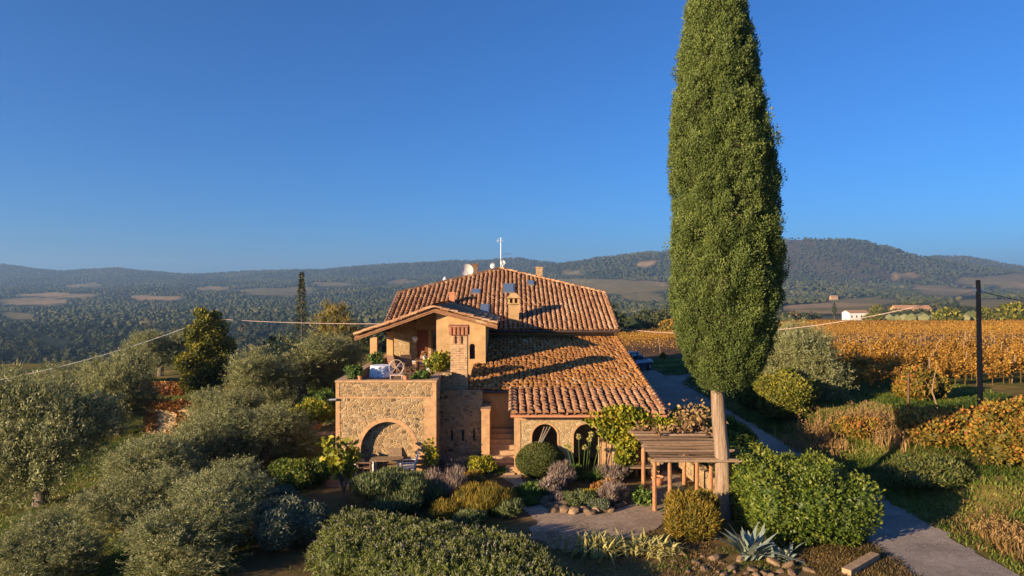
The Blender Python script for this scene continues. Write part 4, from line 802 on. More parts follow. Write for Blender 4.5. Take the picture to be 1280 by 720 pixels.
# front hedge along a curve
r = np.random.default_rng(50); pts = [(-4.75, 20.1), (-4.4, 19.9), (-3.8, 19.6), (-2.9, 19.3), (-2.0, 19.0), (-1.1, 18.7), (-.3, 18.3), (.45, 17.8), (.9, 17.0), (1.1, 16.2)]
L = []; pa = np.array(pts); sg = np.concatenate([[0], np.cumsum(np.linalg.norm(np.diff(pa, axis=0), axis=1))])
hq = lambda q: float(np.interp(q, [0, 4.0, 6.4, sg[-1]], [.88, .84, .62, .45]))
for q in np.arange(0, sg[-1], .38):
    x, y = np.interp(q, sg, pa[:, 0]), np.interp(q, sg, pa[:, 1])
    for dy in (0, -.7, -1.4, -2.1): L.append((x+3+r.normal()*.08, y-19+dy*(1 if q < 6 else .6)+r.normal()*.06, .42*hq(q), .62, .6, .62*r.uniform(.85, 1.15)*hq(q)))
tag(place(sprigs(L, 21000, 14, .2, .075, .022, core=.74, up=.75, r=r, tmid=.5, grad=.55).build('lavender_hedge', M['lavender']), (-3, 19, H(-3, 19))), 'long dense rounded lavender hedge with grey tips across the bottom of the garden', 'hedge')
# planting bed
beds = [('lavender_clump', 'grey lavender clump in the middle of the stone-edged bed', 702, 612, 40, 34, 3500, .2, .02, 'drylav'), ('sage_clump', 'brownish sage clump at the left of the stone-edged bed', 690, 622, 34, 30, 3000, .13, .04, 'drylav'),
 ('green_groundcover', 'low green mat at the left end of the stone-edged bed', 664, 624, 48, 20, 3000, .13, .05, 'green'), ('rust_perennial', 'small rust-red perennial in the stone-edged bed', 754, 622, 30, 22, 1500, .13, .06, 'rust'),
 ('santolina_clump', 'light green mound at the front of the stone-edged bed', 729, 636, 34, 22, 2500, .12, .03, 'rosemary'), ('faded_lavender', 'faded mauve lavender at the right end of the stone-edged bed', 766, 634, 36, 34, 3600, .2, .018, 'drylav'),
 ('grey_santolina', 'small grey mound behind the stone edging on the right', 750, 640, 26, 16, 1600, .1, .025, 'greyleaf'), ('dark_herb', 'dark green herb at the back of the bed below the agapanthus', 712, 600, 34, 20, 2000, .12, .05, 'green'),
 ('small_rosemary', 'small upright rosemary at the front left of the stone-edged bed', 712, 634, 26, 20, 2000, .13, .022, 'rosemary'), ('spreading_herb', 'grey-brown spreading herb right of the agapanthus', 765, 606, 40, 26, 2600, .16, .022, 'drylav')]
for k, (nm, lb, px, py, w, h, N, ln, wd, mt) in enumerate(beds): S(nm, lb, 'plant', px, py, w, h, N, ln, wd, M[mt], 60+k, up=1.0, out=.7, core=.65, rnd=.4)
b = G(728, 602); t = thing('agapanthus', 'agapanthus clump with strap leaves and seven tall seed heads before the second arch', 'plant', (b.x, b.y+.2, b.z)); r = np.random.default_rng(71); g = Geo(); N = 150; a = r.uniform(0, 6.28, N); add_blades(g, np.stack([r.normal(size=N)*.3, r.normal(size=N)*.2, np.zeros(N)], 1), np.stack([np.cos(a)*.7, np.sin(a)*.7, 1+0*a], 1), r.uniform(.5, .8, N), .05, r.uniform(.3, .8, N), r.uniform(.3, .9, N), r=r); g.build('leaf_clump', M['green'], t)
for k in range(7):
    g = Geo(); x = -.55+k*.2; hh = r.uniform(1.1, 1.75); top = (x+r.normal()*.08, r.normal()*.1, hh); g.tube([(x*.5, 0, 0), top], .014, 5); s = g.build('flower_stalk', M['green'], t)
    g = Geo(); pp = np.array(top)+unit(r.normal(size=(90, 3)))*.03; add_leaves(g, pp, pp-np.array(top), .09, .03, r.uniform(.5, 1, 90), r); g.build('seed_head', M['iris'], s)
for k, (nm, lb, px, py, w, h, N, ln, wd, mt) in enumerate([('thyme_mat', 'low grey-green thyme mat between the box topiary and the lavender clump', 684, 612, 34, 12, 1800, .09, .02, 'rosemary'), ('yellow_herb', 'small yellow-green herb at the front middle of the stone-edged bed', 741, 628, 22, 16, 900, .13, .05, 'yellowgreen'),
 ('purple_herb', 'low purple-brown herb at the left front of the stone-edged bed', 699, 632, 26, 16, 1500, .12, .02, 'drylav'), ('bed_grass', 'upright green tuft of grass at the right of the agapanthus', 748, 604, 20, 20, 700, .3, .02, 'green'),
 ('trailing_herb', 'small green trailing herb over the stones by the garden path', 660, 634, 26, 12, 1400, .1, .04, 'green'), ('stair_herb', 'little green plant at the foot of the stone stairs', 622, 596, 24, 12, 900, .1, .05, 'green'), ('fern_tuft', 'pale yellow-green tuft between the fennel and the lavender hedge', 585, 660, 50, 20, 2600, .14, .025, 'rosemary')]): S(nm, lb, 'plant', px, py, w, h, N, ln, wd, M[mt], 160+k, up=1.0, out=.7, core=.6, rnd=.45)
# stone edging, every stone its own
r = np.random.default_rng(72); stones = [(672, 628), (680, 632), (688, 636), (694, 640), (700, 634), (724, 641), (731, 640), (738, 644), (747, 641), (755, 640), (763, 640), (772, 636), (716, 642), (685, 629), (706, 641), (778, 632), (664, 624)]
rocks = []
for k in range(4):
    V, Fc = ICO2; w = np.sign(V)*np.abs(V)**.75*(1+.5*vnoise(V[:, 0]*1.6+k*9, V[:, 1]*1.6+V[:, 2]*2, k)[:, None]-.25); g = Geo().add(w*np.array([.19, .15, .13]), Fc, r.uniform(.2, .9)); rocks.append(g)
M['rock'] = tintmat('pale_rock', [(0, (.12, .08, .05)), (1, (.29, .20, .12))], .95, None, 9, 20, .6); rock_me = []
for k, (px, py) in enumerate(stones):
    b = G(px, py)
    if k < 4: o = rocks[k].build('edging_stone', M['rock'], smooth=False); rock_me.append(o)
    else: o = rock_me[k % 4].copy(); COL.objects.link(o)
    q = r.uniform(.75, 1.35); o.location = (b.x, b.y, b.z+.05); o.rotation_euler = (r.normal()*.2, r.normal()*.2, r.uniform(0, 6)); o.scale = (q, q, q*.9); tag(o, 'pale rough stone in the edging of the round planting bed', 'stone', 'stones edging the planting bed')
# rocks under the agave
for k, (px, py, q) in enumerate([(893, 700, 1.5), (870, 706, 1), (915, 712, 1.3), (940, 713, 1.2), (968, 706, 1.6), (985, 710, 1.5), (1000, 703, 1.3), (850, 696, .9), (835, 690, .8), (1010, 713, 1.2), (880, 715, 1.1), (955, 718, 1.0), (925, 702, 1.1), (860, 716, .8), (1024, 706, 1.1), (842, 704, .7), (905, 720, .9), (990, 719, 1.2), (975, 716, .8), (902, 706, .7), (887, 709, .6), (932, 719, .7), (868, 712, .6), (950, 709, .6), (1016, 716, .7), (853, 711, .6), (878, 697, .6), (827, 700, .6), (945, 721, .9), (1035, 712, .6), (918, 716, .5), (897, 716, .6), (963, 720, .7), (838, 713, .6)]):
    b = G(px, py); o = rock_me[k % 4].copy(); COL.objects.link(o); o.location = (b.x, b.y, b.z+.01); o.rotation_euler = (r.normal()*.3, r.normal()*.3, r.uniform(0, 6)); o.scale = (q*.72, q*.6, q*.5); tag(o, 'rough brown stone half buried in the bare soil below the agave', 'stone', 'stones in the soil bank')
b0 = G(1058, 722); b1 = G(1094, 702); g = Geo(); d = (b1-b0); g.box((0, 0, .08), (d.length, .24, .26), math.atan2(d.y, d.x)); tag(place(g.build('kerb_stone', M['steps']), (b0+b1)/2), 'long pale kerb stone lying in dry grass beside the road', 'kerb')
# iris, agave and the ochre bush
def blades_thing(name, label, cat, px, py, N, ln, wd, lean, droop, mat, seed, spread=.4, tl=(.1, 1)):
    b = G(px, py); r = np.random.default_rng(seed); a = r.uniform(0, 6.28, N); e = lean*r.uniform(.2, 1.2, N); B = np.stack([r.normal(size=N)*spread, r.normal(size=N)*spread*.6, np.zeros(N)], 1); g = Geo(); add_blades(g, B, np.stack([np.cos(a)*e, np.sin(a)*e, np.ones(N)], 1), ln*r.uniform(.6, 1.15, N), wd*r.uniform(.8, 1.2, N), droop*r.uniform(.4, 1.3, N), r.uniform(*tl, N), 5, r); return tag(place(g.build(name, M[mat]), b), label, cat)
blades_thing('iris_clump', 'yellowed iris clump at the front edge of the gravel, left of the paler clump', 'plant', 748, 692, 260, .8, .07, .7, .5, 'iris', 80, .38, (0, .95))
blades_thing('iris_clump', 'pale cream-yellow iris clump between the ochre bush and the darker iris leaves', 'plant', 817, 692, 280, .75, .07, .9, .7, 'iris', 81, .32, (.3, 1))
blades_thing('agave_plant', 'large blue-grey agave with long pointed leaves at the foot of the cypress', 'agave', 938, 700, 46, 1.25, .17, 1.0, .35, 'agave', 82, .1, (.2, .75))
blades_thing('small_agave', 'smaller drooping blue-grey agave at the right of the large one', 'agave', 972, 698, 60, .7, .1, 1.2, .6, 'agave', 83, .22, (.1, .8))
S('ochre_bush', 'ochre and orange feathery bush in front of the pergola', 'shrub', 868, 692, 70, 76, 15000, .17, .03, M['ochre'], 84, up=.8, out=.8, rnd=.5, core=.66, shell=.22, Y=20.2)
S('low_green_plant', 'low bright green leafy plant under the front of the pergola', 'plant', 803, 634, 30, 22, 500, .16, .11, M['green'], 85, core=.4)
# climbing vine on the portico
r = np.random.default_rng(86); t = thing('climbing_vine', 'yellow-green vine climbing over the right half of the portico and its eave', 'vine', (4.2, 27.1, 0)); L = [(-.25, 0, 1.9, .62, .3, .5), (.35, -.05, 1.55, .55, .35, .7), (.3, 0, .8, .42, .3, .75), (-.75, 0, 2.35, .65, .3, .3), (.55, -.05, 2.35, .8, .35, .35), (1.3, -.1, 2.2, .7, .35, .3), (.1, -.1, 2.6, .8, .35, .22), (1.9, -.3, 2.1, .5, .4, .25)]
foliage(L, 5200, .17, .13, core=.45, shell=.25, r=r, tvar=.22).build('foliage', M['yellowgreen'], t); g = Geo(); g.tube([(.3, .1, -.1), (.25, .05, 1), (.0, 0, 1.9), (.4, -.1, 2.4)], [.06, .05, .04, .02], 6); g.tube([(.25, .05, 1), (.6, 0, 1.8), (1.6, -.1, 2.2)], [.04, .03, .015], 6); g.build('stem', M['bark'], t)
t = thing('bare_vine_stem', 'thick twisted bare vine stem leaning across the first portico arch', 'vine', (.95, 27.3, 0)); g = Geo(); r = np.random.default_rng(87)
for k in range(3): g.tube([(-.05+k*.05, -.05, -.1), (.0+k*.06, -.08, .7), (.12+k*.05, -.02, 1.3), (.35+k*.12, .03, 1.95)], [.05, .045, .04, .025], 6)
g.build('stem', M['bark'], t)

# ------------------------------------------------------------------ pergola
t = thing('pergola', 'rustic pergola of thin wooden poles on reddish posts in front of the portico', 'pergola', (6, 24.5, 0)); r = np.random.default_rng(90)
for (x, y) in ((4.93, 27.2), (4.72, 24.5), (4.8, 22.95), (5.1, 22.25), (6.55, 26.0), (6.8, 25.1), (7.05, 24.2), (7.35, 22.5)): g = Geo(); g.tube([(x-6, y-24.5, -.1), (x-6+r.normal()*.03, y-24.5, 1.0), (x-6+r.normal()*.03, y-24.5, 1.86)], [.075, .07, .06], 8); g.build('post', M['post_red'], t)
for (x0, x1) in ((4.75, 4.85), (6.7, 7.3)): g = Geo(); g.tube([(x0-6, 2.8, 1.88), (x1-6, -2.4, 1.84)], .055, 8); g.build('beam', M['pole_wood'], t)
g = Geo()
for k in range(35):
    y = -2.45+k*.155+r.normal()*.025; x0 = -1.38+r.normal()*.08; x1 = 1.42+r.normal()*.12; z = 1.95+r.normal()*.022; g.tube([(x0, y, z), ((x0+x1)/2, y+r.normal()*.03, z-.015+r.normal()*.012), (x1, y+r.normal()*.04, z)], [.036, .044, .03], 6, float(r.uniform(0, 1)))
g.build('pole_roof', M['poles'], t)
r = np.random.default_rng(91); g = Geo(); N = 1700; pp = np.stack([r.uniform(-1.2, 1.5, N), r.uniform(.9, 2.9, N), 2.0+np.abs(r.normal(size=N))*.12], 1); pp = pp[vnoise(pp[:, 0]*1.8, pp[:, 1]*1.8, 12)+.2*(pp[:, 1]-1.5) > .52]; add_leaves(g, pp+np.array([6, 24.5, 0]), r.normal(size=pp.shape), .15, .11, r.uniform(0, 1, len(pp)), r)
N = 420; pp = np.stack([7.1+r.normal(size=N)*.42, 27.0+r.normal(size=N)*.35, 2.2+np.abs(r.normal(size=N))*.28], 1); add_leaves(g, pp, r.normal(size=pp.shape), .17, .13, r.uniform(.3, 1, len(pp)), r); tag(g.build('dry_vine', M['dryvine']), 'dried reddish vine lying over the back of the pergola roof', 'vine')
g = Geo(); a, b2 = (7.0, 28.2), (7.5, 23.8)
for k in range(12):
    q = k/11; g.box((a[0]+(b2[0]-a[0])*q, a[1]+(b2[1]-a[1])*q, .3+r.normal()*.03), (.34, .42, .75), .1+r.normal()*.05)
tag(g.build('low_stone_wall', M['stone']), 'low dry-stone wall along the right side of the pergola', 'wall')
for nm, lb, px, py, k in (('terracotta_pot', 'round terracotta pot standing under the pergola', 822, 608, 1.0),):
    b = G(px, py); g = Geo(); g.lathe([(.01, 0), (.13, 0), (.2, .14), (.22, .28), (.25, .29), (.25, .33), (.21, .33), (.19, .28), (.01, .26)], n=18); tag(place(g.build(nm, M['terracotta'], smooth=False), b), lb, 'pot')
b = Vector((5.0, 26.9, 0)); g = Geo(); g.box((0, 0, .46), (1.3, .4, .06)); g.box((-.55, 0, .22), (.08, .36, .44)); g.box((.55, 0, .22), (.08, .36, .44)); tag(place(g.build('wooden_bench', M['pole_wood']), b), 'plain wooden bench at the shaded back of the pergola', 'bench')

# ------------------------------------------------------------------ hedges along the road
r = np.random.default_rng(95); L = []
for x in np.arange(-1.25, 1.3, .42):
    for y in np.arange(-1.5, 1.6, .5): L.append((x+r.normal()*.04, y+r.normal()*.04, .95+.1*r.normal(), .62, .62, 1.0*r.uniform(.93, 1.06)))
b = Vector((8.85, 21.4, H(8.85, 21.4))); shrub('laurel_hedge', 'big squarish glossy green hedge block beside the road in the right foreground', 'hedge', b, L, 80000, .105, .06, M['laurel'], core=.72, shell=.12, out=.8, up=.3, rnd=.7, r=r, tvar=.2)
r = np.random.default_rng(96); L = [(x+r.normal()*.1, y+r.normal()*.1, .75*s, .75, .8, .85*s) for x, y, s in [(-.6, -3.2, 1.05), (.3, -3.3, 1), (-.3, -2.4, 1), (.5, -2.3, 1), (-.4, -1.4, 1), (.5, -1.3, .95), (-.2, -.4, .95), (.6, -.3, 1), (-.4, .6, .95), (.5, .7, .9), (-.2, 1.6, .95), (.4, 1.7, .9), (0, 2.7, .9)]]
b = Vector((8.75, 27.5, H(8.75, 27.5))); shrub('trimmed_hedge', 'lower leafy hedge running behind the cypress between pergola and road', 'hedge', b, L, 36000, .12, .07, M['laurel'], core=.7, shell=.12, r=r)
S('oleander_bush', 'light green oleander with upright narrow leaves behind the pergola', 'shrub', 872, 548, 62, 62, 6500, .3, .05, M['yellowgreen'], 97, Y=31.5, up=1.1, out=.8, rnd=.4, core=.6)
S('right_oleander', 'smaller green oleander behind the cypress trunk', 'shrub', 925, 545, 46, 48, 4500, .24, .05, M['laurel'], 98, Y=31.0, up=.9, core=.65)
# ------------------------------------------------------------------ across the road
S('bay_bush', 'yellow-green bush below the olive tree across the road', 'shrub', 995, 532, 78, 74, 16000, .16, .11, M['bay'], 101, Y=37, core=.75)
S('ivy_bush', 'leafy green and yellow bush across the road, next to the cypress crown', 'shrub', 955, 522, 60, 62, 8000, .2, .12, M['bay'], 102, Y=41, core=.75)
S('bramble_thicket', 'red, yellow and green bramble thicket below the power pole', 'shrub', 1195, 612, 120, 54, 13000, .16, .1, M['bramble'], 103, Y=28.5, core=.6, shell=.3, n=16)
S('right_bramble', 'rust-coloured bramble thicket at the right edge of the picture', 'shrub', 1282, 650, 92, 100, 12000, .16, .1, M['bramble'], 104, Y=25, core=.6, shell=.3, n=15)
S('shade_toned_bramble', 'green undergrowth, darkened for the shade, at the foot of the bramble thicket, beside the road', 'shrub', 1170, 648, 110, 42, 9000, .15, .05, M['box'], 105, Y=24.5, core=.6, shell=.3, n=16)  # dark leaf colour stands in for the deep shade on this bank
def weeds(label, px, py, Y, wpx, N, ln, seed, tl=(.2, 1)):
    b = P(px, py, Y); b.z = H(b.x, Y); r = np.random.default_rng(seed); w = wpx/F*Y; x = r.uniform(-.5, .5, N)*w; y = r.normal(size=N)*.8; z = height(x+b.x, y+Y)-b.z; a = r.uniform(0, 6.28, N); e = r.uniform(.05, .5, N)
    g = Geo(); hh = ln*(.45+.9*vnoise(x*.9+seed, y*.9, seed)); add_blades(g, np.stack([x, y, z], 1), np.stack([np.cos(a)*e, np.sin(a)*e, np.ones(N)], 1), hh*r.uniform(.6, 1.2, N), .035, r.uniform(.05, .5, N), r.uniform(*tl, N), 3, r); k = r.choice(N, N//3); tip = np.stack([x, y, z], 1)[k]+np.stack([np.cos(a[k])*e[k], np.sin(a[k])*e[k], np.ones(len(k))], 1)*(hh[k]*.8)[:, None]
    add_leaves(g, np.repeat(tip, 5, 0)+r.normal(size=(len(k)*5, 3))*.05, r.normal(size=(len(k)*5, 3))+np.array([0, 0, 1.]), .12, .035, r.uniform(.3, 1, len(k)*5), r); return tag(place(g.build('dry_weed', M['drygrass']), b), label, 'weeds')
weeds('tall pinkish dry weeds on the grassy bank across the road', 1062, 535, 33.5, 120, 1000, .9, 106, (.35, 1))
weeds('dry orange weeds on the bank left of the bramble thicket', 1130, 560, 30, 70, 600, .75, 107)
weeds('dry yellow grass tufts at the bottom right corner beside the road', 1275, 704, 19.6, 60, 700, .5, 110, (.1, .8))
weeds('sparse dry stalks at the foot of the bay bush across the road', 1020, 545, 31.5, 60, 500, .6, 111)
S('small_bush', 'low green bush among the dry weeds on the bank', 'shrub', 1085, 562, 60, 34, 4000, .15, .08, M['bramble'], 108, Y=31, core=.75)
S('vine_thicket', 'dark leafy thicket at the start of the vineyard behind the bare sapling', 'shrub', 1160, 502, 60, 52, 4500, .2, .14, M['bramble'], 109, Y=39, core=.8)
b = P(1175, 512, 36); g = Geo(); z = H(b.x, 36); g.tube([(0, 0, -.1), (-.25, 0, .6), (-.42, 0, 1.1), (-.3, .05, 1.7), (-.15, 0, 2.5)], [.05, .045, .04, .03, .015], 6); g.tube([(-.42, 0, 1.1), (-.75, 0, 1.6)], [.02, .008], 5); tag(place(g.build('bare_sapling', M['pole_wood']), (b.x, 36, z)), 'crooked bare sapling stem at the edge of the vineyard', 'sapling')
b = P(1135, 512, 37.5); g = Geo(); g.tube([(0, 0, -.2), (.03, 0, 1.9)], .07, 6); tag(place(g.build('vineyard_post', M['wood_dark']), (b.x, 37.5, H(b.x, 37.5))), 'dark thick post at the end of the nearest vine row', 'post')
# utility pole and cables
b = P(1226, 537, 32.3); z = H(b.x, 32.3); t = thing('utility_pole', 'dark wooden utility pole at the edge of the vineyard', 'utility pole', (b.x, 32.3, z)); ph = CAMZ-(350-360)/F*32.3-z
g = Geo(); g.tube([(0, 0, -.5), (-.06, 0, ph*.5), (-.13, 0, ph)], [.125, .115, .10], 10); g.build('pole', M['wood_dark'], t)
g = Geo(); g.tube([(-.25, 0, ph-.55), (.1, 0, ph-.55)], .03, 6); g.tube([(-.13, -.1, ph-.6), (-.13, -.25, ph-.6)], .03, 6); g.build('bracket', M['metal'], t)
g = Geo(); g.tube([(-.24, 0, ph-.55), (-.24, 0, ph-.42)], [.05, .03], 6); g.tube([(.09, 0, ph-.55), (.09, 0, ph-.42)], [.05, .03], 6); g.build('insulator', M['white'], t)
g = Geo(); g.box((-.0, -.165, .35), (.12, .02, .16)); g.build('number_plate', M['white'], t)
def cable(A, B, sag, label, rad, mat):
    A, B = Vector(A), Vector(B); n = 24; g = Geo(); g.tube([A.lerp(B, i/n)-Vector((0, 0, sag*4*(i/n)*(1-i/n)))-A for i in range(n+1)], rad, 6, cap=False); tag(place(g.build('power_cable', mat), A), label, 'cable', 'overhead cables')
top = Vector((b.x-.13, 32.3, z+ph-.5)); cable((6.05, 41, 5.1), top, 1.0, 'pale overhead cable from the farmhouse to the utility pole', .02, M['iron'])
cable(top, P(1420, 392, 34), .25, 'dark overhead cable leaving the utility pole to the right edge', .018, M['gutter'])
pk = P(262, 398, 54); cable((-7.5, 41, 5.35), pk, .12, 'pale overhead cable from the loggia roof to the pole inside the yellow-green tree', .018, M['iron'])
cable(pk, P(-150, 497, 46), .9, 'pale overhead cable from the yellow-green tree down to the left edge of the picture', .02, M['white'])
g = Geo(); zz = H(pk.x, 54); g.tube([(0, 0, -.3), (0, 0, pk.z-zz+.1)], .1, 8); tag(place(g.build('cable_pole', M['wood_dark']), (pk.x, 54, zz)), 'wooden cable pole hidden inside the yellow-green tree left of the house', 'utility pole')

# ------------------------------------------------------------------ vineyard
r = np.random.default_rng(120); vines = []
for k in range(5):
    L = [(-.35, 0, 1.15, .34, .24, .34), (.1, .03, 1.3, .34, .25, .36), (.42, 0, 1.05, .3, .22, .32), (0, 0, .8, .38, .22, .26), (.2, 0, 1.6, .22, .18, .2)]
    g = foliage(L, 420, .15, .115, core=0, shell=.4, r=r, tvar=.26); gg_ = Geo(); g.tube([(0, 0, -.1), (.03, 0, .8)], .035, 5, .05); vines.append(g)
vd = Vector((.95, .31)); vn = Vector((-.31, .95)); org = Vector((14.2, 40.0)); cand = []
for row in range(100):
    for i in range(-60, 160):
        q = org+vn*(row*2.5)+vd*(i*1.05); x, y = q
        if y < 36.5 or y > 300 or (x < 22 and y < 80 and y > 52) or x < 8+.024*y+ (4.0 if y < 70 else 0)+(y < 58)*4.5: continue
        px = 640+F*x/y
        if px > 1420 or px < 760 or y > 255: continue
        cand.append((y, x, row))
cand.sort(); first = {}
cand_near, cand_far = cand[:300], cand[300:]
for j, (y, x, row) in enumerate(cand_near):
    k = j % 5; z = H(x, y)
    if k not in first: o = vines[k].build('grape_vine', M['gold']); first[k] = o
    else: o = first[k].copy(); COL.objects.link(o)
    s = r.uniform(.7, 1.15); o.location = (x+r.normal()*.1, y+r.normal()*.1, z); o.rotation_euler = (0, 0, .31+math.pi*(j % 2)+r.normal()*.1); o.scale = (s, s, s*r.uniform(.9, 1.1)); tag(o, 'golden-leaved grape vine in the front rows of the vineyard right of the road', 'grape vine', 'grape vines in the front vineyard rows')
C = np.array([(x, y) for y, x, row in cand_far]); Zc = height(C[:, 0], C[:, 1]); rep = 30; n = len(C); g = Geo()
cc = np.repeat(np.stack([C[:, 0], C[:, 1], Zc], 1), rep, 0); big = np.repeat(np.clip(C[:, 1]/90, 1, 2.4), rep)
pp = cc+np.repeat(r.uniform(.6, 1.15, n), rep)[:, None]*np.stack([r.normal(size=n*rep)*.45, r.normal(size=n*rep)*.16, .35+r.beta(2.2, 1.6, n*rep)*1.35], 1); bare = np.repeat(sstep(130, 210, C[:, 1]), rep)
add_leaves(g, pp, r.normal(size=pp.shape), .14*big, .115*big, (np.repeat(.15+.75*fbm(C[:, 0]/14, C[:, 1]/9, 88), rep)+r.normal(size=n*rep)*.2)*(1-.8*bare), r); struct(g.build('vineyard', M['gold']), 'stuff')
g0 = Geo(); g0.tube([(0, 0, -.1), (0, 0, 2.0)], .045, 5); pst = None
for j, (y, x, row) in enumerate([c for c in cand if (c[2]*7+int(c[1]*.9)) % 6 == 0][:90]):
    o = g0.build('vine_stake', M['pole_wood']) if pst is None else pst.copy()
    if pst is None: pst = o
    else: COL.objects.link(o)
    o.location = (x, y+.15, H(x, y)); o.rotation_euler = (r.normal()*.04, r.normal()*.05, 0); tag(o, 'thin grey wooden stake holding up the vines', 'stake', 'stakes in the vineyard')

# ------------------------------------------------------------------ car on the yard behind the house
b = G(806, 466); t = thing('parked_car', 'dark blue-grey estate car parked on the drive behind the house', 'car', (b.x-.9, b.y+1.2, b.z+.03), R(48)); t.scale = (1.05, 1.05, 1.05)
def hull(g, secs):
    """cross sections along x: (x, half width, z low, z high)"""
    V = []
    for x, w, a, c in secs:
        h = c-a
        for yy, zz in ((-.92, 0), (-1, .25), (-1, .6), (-.93, .92), (-.8, 1), (.8, 1), (.93, .92), (1, .6), (1, .25), (.92, 0)): V.append((x, w*yy, a+h*zz))
    n_ = 10; Fc = [(i*n_+k, i*n_+(k+1) % n_, (i+1)*n_+(k+1) % n_, (i+1)*n_+k) for i in range(len(secs)-1) for k in range(n_)]; g.add(V, Fc); g.add(V[:n_], [tuple(range(n_))]); g.add(V[-n_:], [tuple(range(n_))[::-1]])
g = Geo(); hull(g, [(-2.25, .78, .45, .95), (-2.2, .86, .35, 1.02), (-1.6, .9, .28, 1.05), (0, .92, .25, 1.05), (1.2, .9, .26, 1.02), (1.9, .85, .3, .92), (2.2, .74, .38, .78)]); body = g.build('body', M['carpaint'], t, smooth=False)
g = Geo(); hull(g, [(-2.1, .70, 1.0, 1.06), (-1.85, .74, 1.0, 1.58), (-1.0, .76, 1.0, 1.66), (.0, .74, 1.0, 1.62), (.35, .72, 1.0, 1.5), (1.05, .7, 1.0, 1.04)]); g.build('cabin', M['glass'], t)
g = Geo(); hull(g, [(-1.9, .68, 1.585, 1.62), (-1.0, .7, 1.64, 1.69), (.1, .66, 1.60, 1.65)]); g.build('roof_panel', M['carpaint'], t)
g = Geo()
for x in (-1.3, -.35, .45):
    for s in (-1, 1): g.box((x, s*.745, 1.3), (.07, .03, .62))
g.build('window_frame', M['carpaint'], t); g = Geo(); g.tube([(-1.6, -.6, 1.72), (.0, -.6, 1.7)], .02, 5); g.tube([(-1.6, .6, 1.72), (.0, .6, 1.7)], .02, 5); g.build('roof_rail', M['metal'], t)
for x in (-1.4, 1.4):
    for s in (-1, 1):
        g = Geo(); g.tube([(x, s*.72, .33), (x, s*.93, .33)], .33, 16); ce = [(x+.33*math.cos(a), s*.93, .33+.33*math.sin(a)) for a in np.linspace(0, 2*math.pi, 17)[:-1]]; g.add(ce, [tuple(range(16))]); w = g.build('wheel', M['rubber'], t); g = Geo(); g.add([(x+.2*math.cos(a), s*.94, .33+.2*math.sin(a)) for a in np.linspace(0, 2*math.pi, 17)[:-1]], [tuple(range(16))]); g.build('rim', M['metal'], w)
for s in (-1, 1): g = Geo(); g.box((-2.22, s*.68, .9), (.06, .2, .18)); g.build('tail_light', M['red'], t); g = Geo(); g.box((2.1, s*.6, .75), (.12, .3, .12)); g.build('headlight', M['white'], t); g = Geo(); g.box((.55, s*.98, 1.05), (.12, .16, .12)); g.build('mirror', M['carpaint'], t)
g = Geo(); g.box((-2.27, 0, .72), (.02, .5, .12)); g.build('number_plate', M['white'], t)

# ------------------------------------------------------------------ furniture
def chair(name, label, loc, rz, mat, kind='arm', cushion=False, group=None):
    t = thing(name, label, 'chair', loc, rz, group); g = Geo(); g.box((0, 0, .42), (.56, .54, .05)); g.build('seat', M[mat], t)
    g = Geo()
    if kind == 'round':
        g.tube([(.3*math.cos(a), .26, .75+.32*math.sin(a)) for a in np.linspace(0, 2*math.pi, 22)], .018, 6); g.tube([(-.2, .26, .52), (.2, .26, .98)], .012, 5); g.tube([(.2, .26, .52), (-.2, .26, .98)], .012, 5)
    else: g.add([(-.28, .24, .44), (.28, .24, .44), (.26, .40, .98), (-.26, .40, .98), (-.28, .29, .44), (.28, .29, .44), (.26, .44, .98), (-.26, .44, .98)], [(0, 1, 2, 3), (7, 6, 5, 4), (3, 2, 6, 7), (0, 3, 7, 4), (1, 5, 6, 2)])
    g.build('backrest', M[mat], t)
    for sx in (-.25, .25):
        for sy in (-.23, .24): g = Geo(); g.tube([(sx, sy, 0), (sx*.97, sy, .42)], .028, 6); g.build('leg', M[mat], t)
        if kind == 'arm': g = Geo(); g.box((sx*1.1, .02, .64), (.07, .56, .04)); g.tube([(sx*1.1, -.22, .42), (sx*1.1, -.22, .63)], .025, 6); g.build('armrest', M[mat], t)
    if cushion: g = Geo(); g.box((0, -.02, .49), (.5, .46, .09)); tag(place(g.build('seat_cushion', M['cushion']), loc), 'white cushion lying on the ' + cushion, 'cushion').rotation_euler.z = rz
    return t
TZ_ = 3.42
t = thing('terrace_table', 'round terrace table hidden under a blue and white cloth', 'table', (-5.6, 29.2, TZ_)); g = Geo(); g.lathe([(.01, .72), (.42, .72), (.42, .75), (.01, .75)], n=20); g.build('tabletop', M['wood'], t); g = Geo(); g.tube([(0, 0, 0), (0, 0, .72)], .04, 8); g.lathe([(.01, 0), (.3, 0), (.3, .03), (.01, .05)], n=12); g.build('leg', M['wood'], t)
g = Geo(); n_ = 48; V = [(0, 0, .78)]; 
for q, z in ((.3, .78), (.44, .775), (.455, .74), (.47, .6), (.49, .3)): V += [((q+(.025*math.sin(9*a)*(q > .46)))*math.cos(a), (q+(.025*math.sin(9*a)*(q > .46)))*math.sin(a), z) for a in np.linspace(0, 2*math.pi, n_+1)[:-1]]
g.add(V, [(1+i*n_+k, 1+i*n_+(k+1) % n_, 1+(i+1)*n_+(k+1) % n_, 1+(i+1)*n_+k) for i in range(4) for k in range(n_)]); g.add(V[:n_+1], [(0, 1+k, 1+(k+1) % n_) for k in range(n_)]); tag(place(g.build('tablecloth', M['cloth']), (-5.6, 29.2, TZ_)), 'blue and white patterned cloth draped over the round terrace table', 'tablecloth')
chair('wicker_armchair', 'brown wicker armchair on the terrace, left of the loggia door', (-5.3, 31.6, TZ_), 2.4, 'wicker', cushion='brown wicker armchair left of the loggia door')
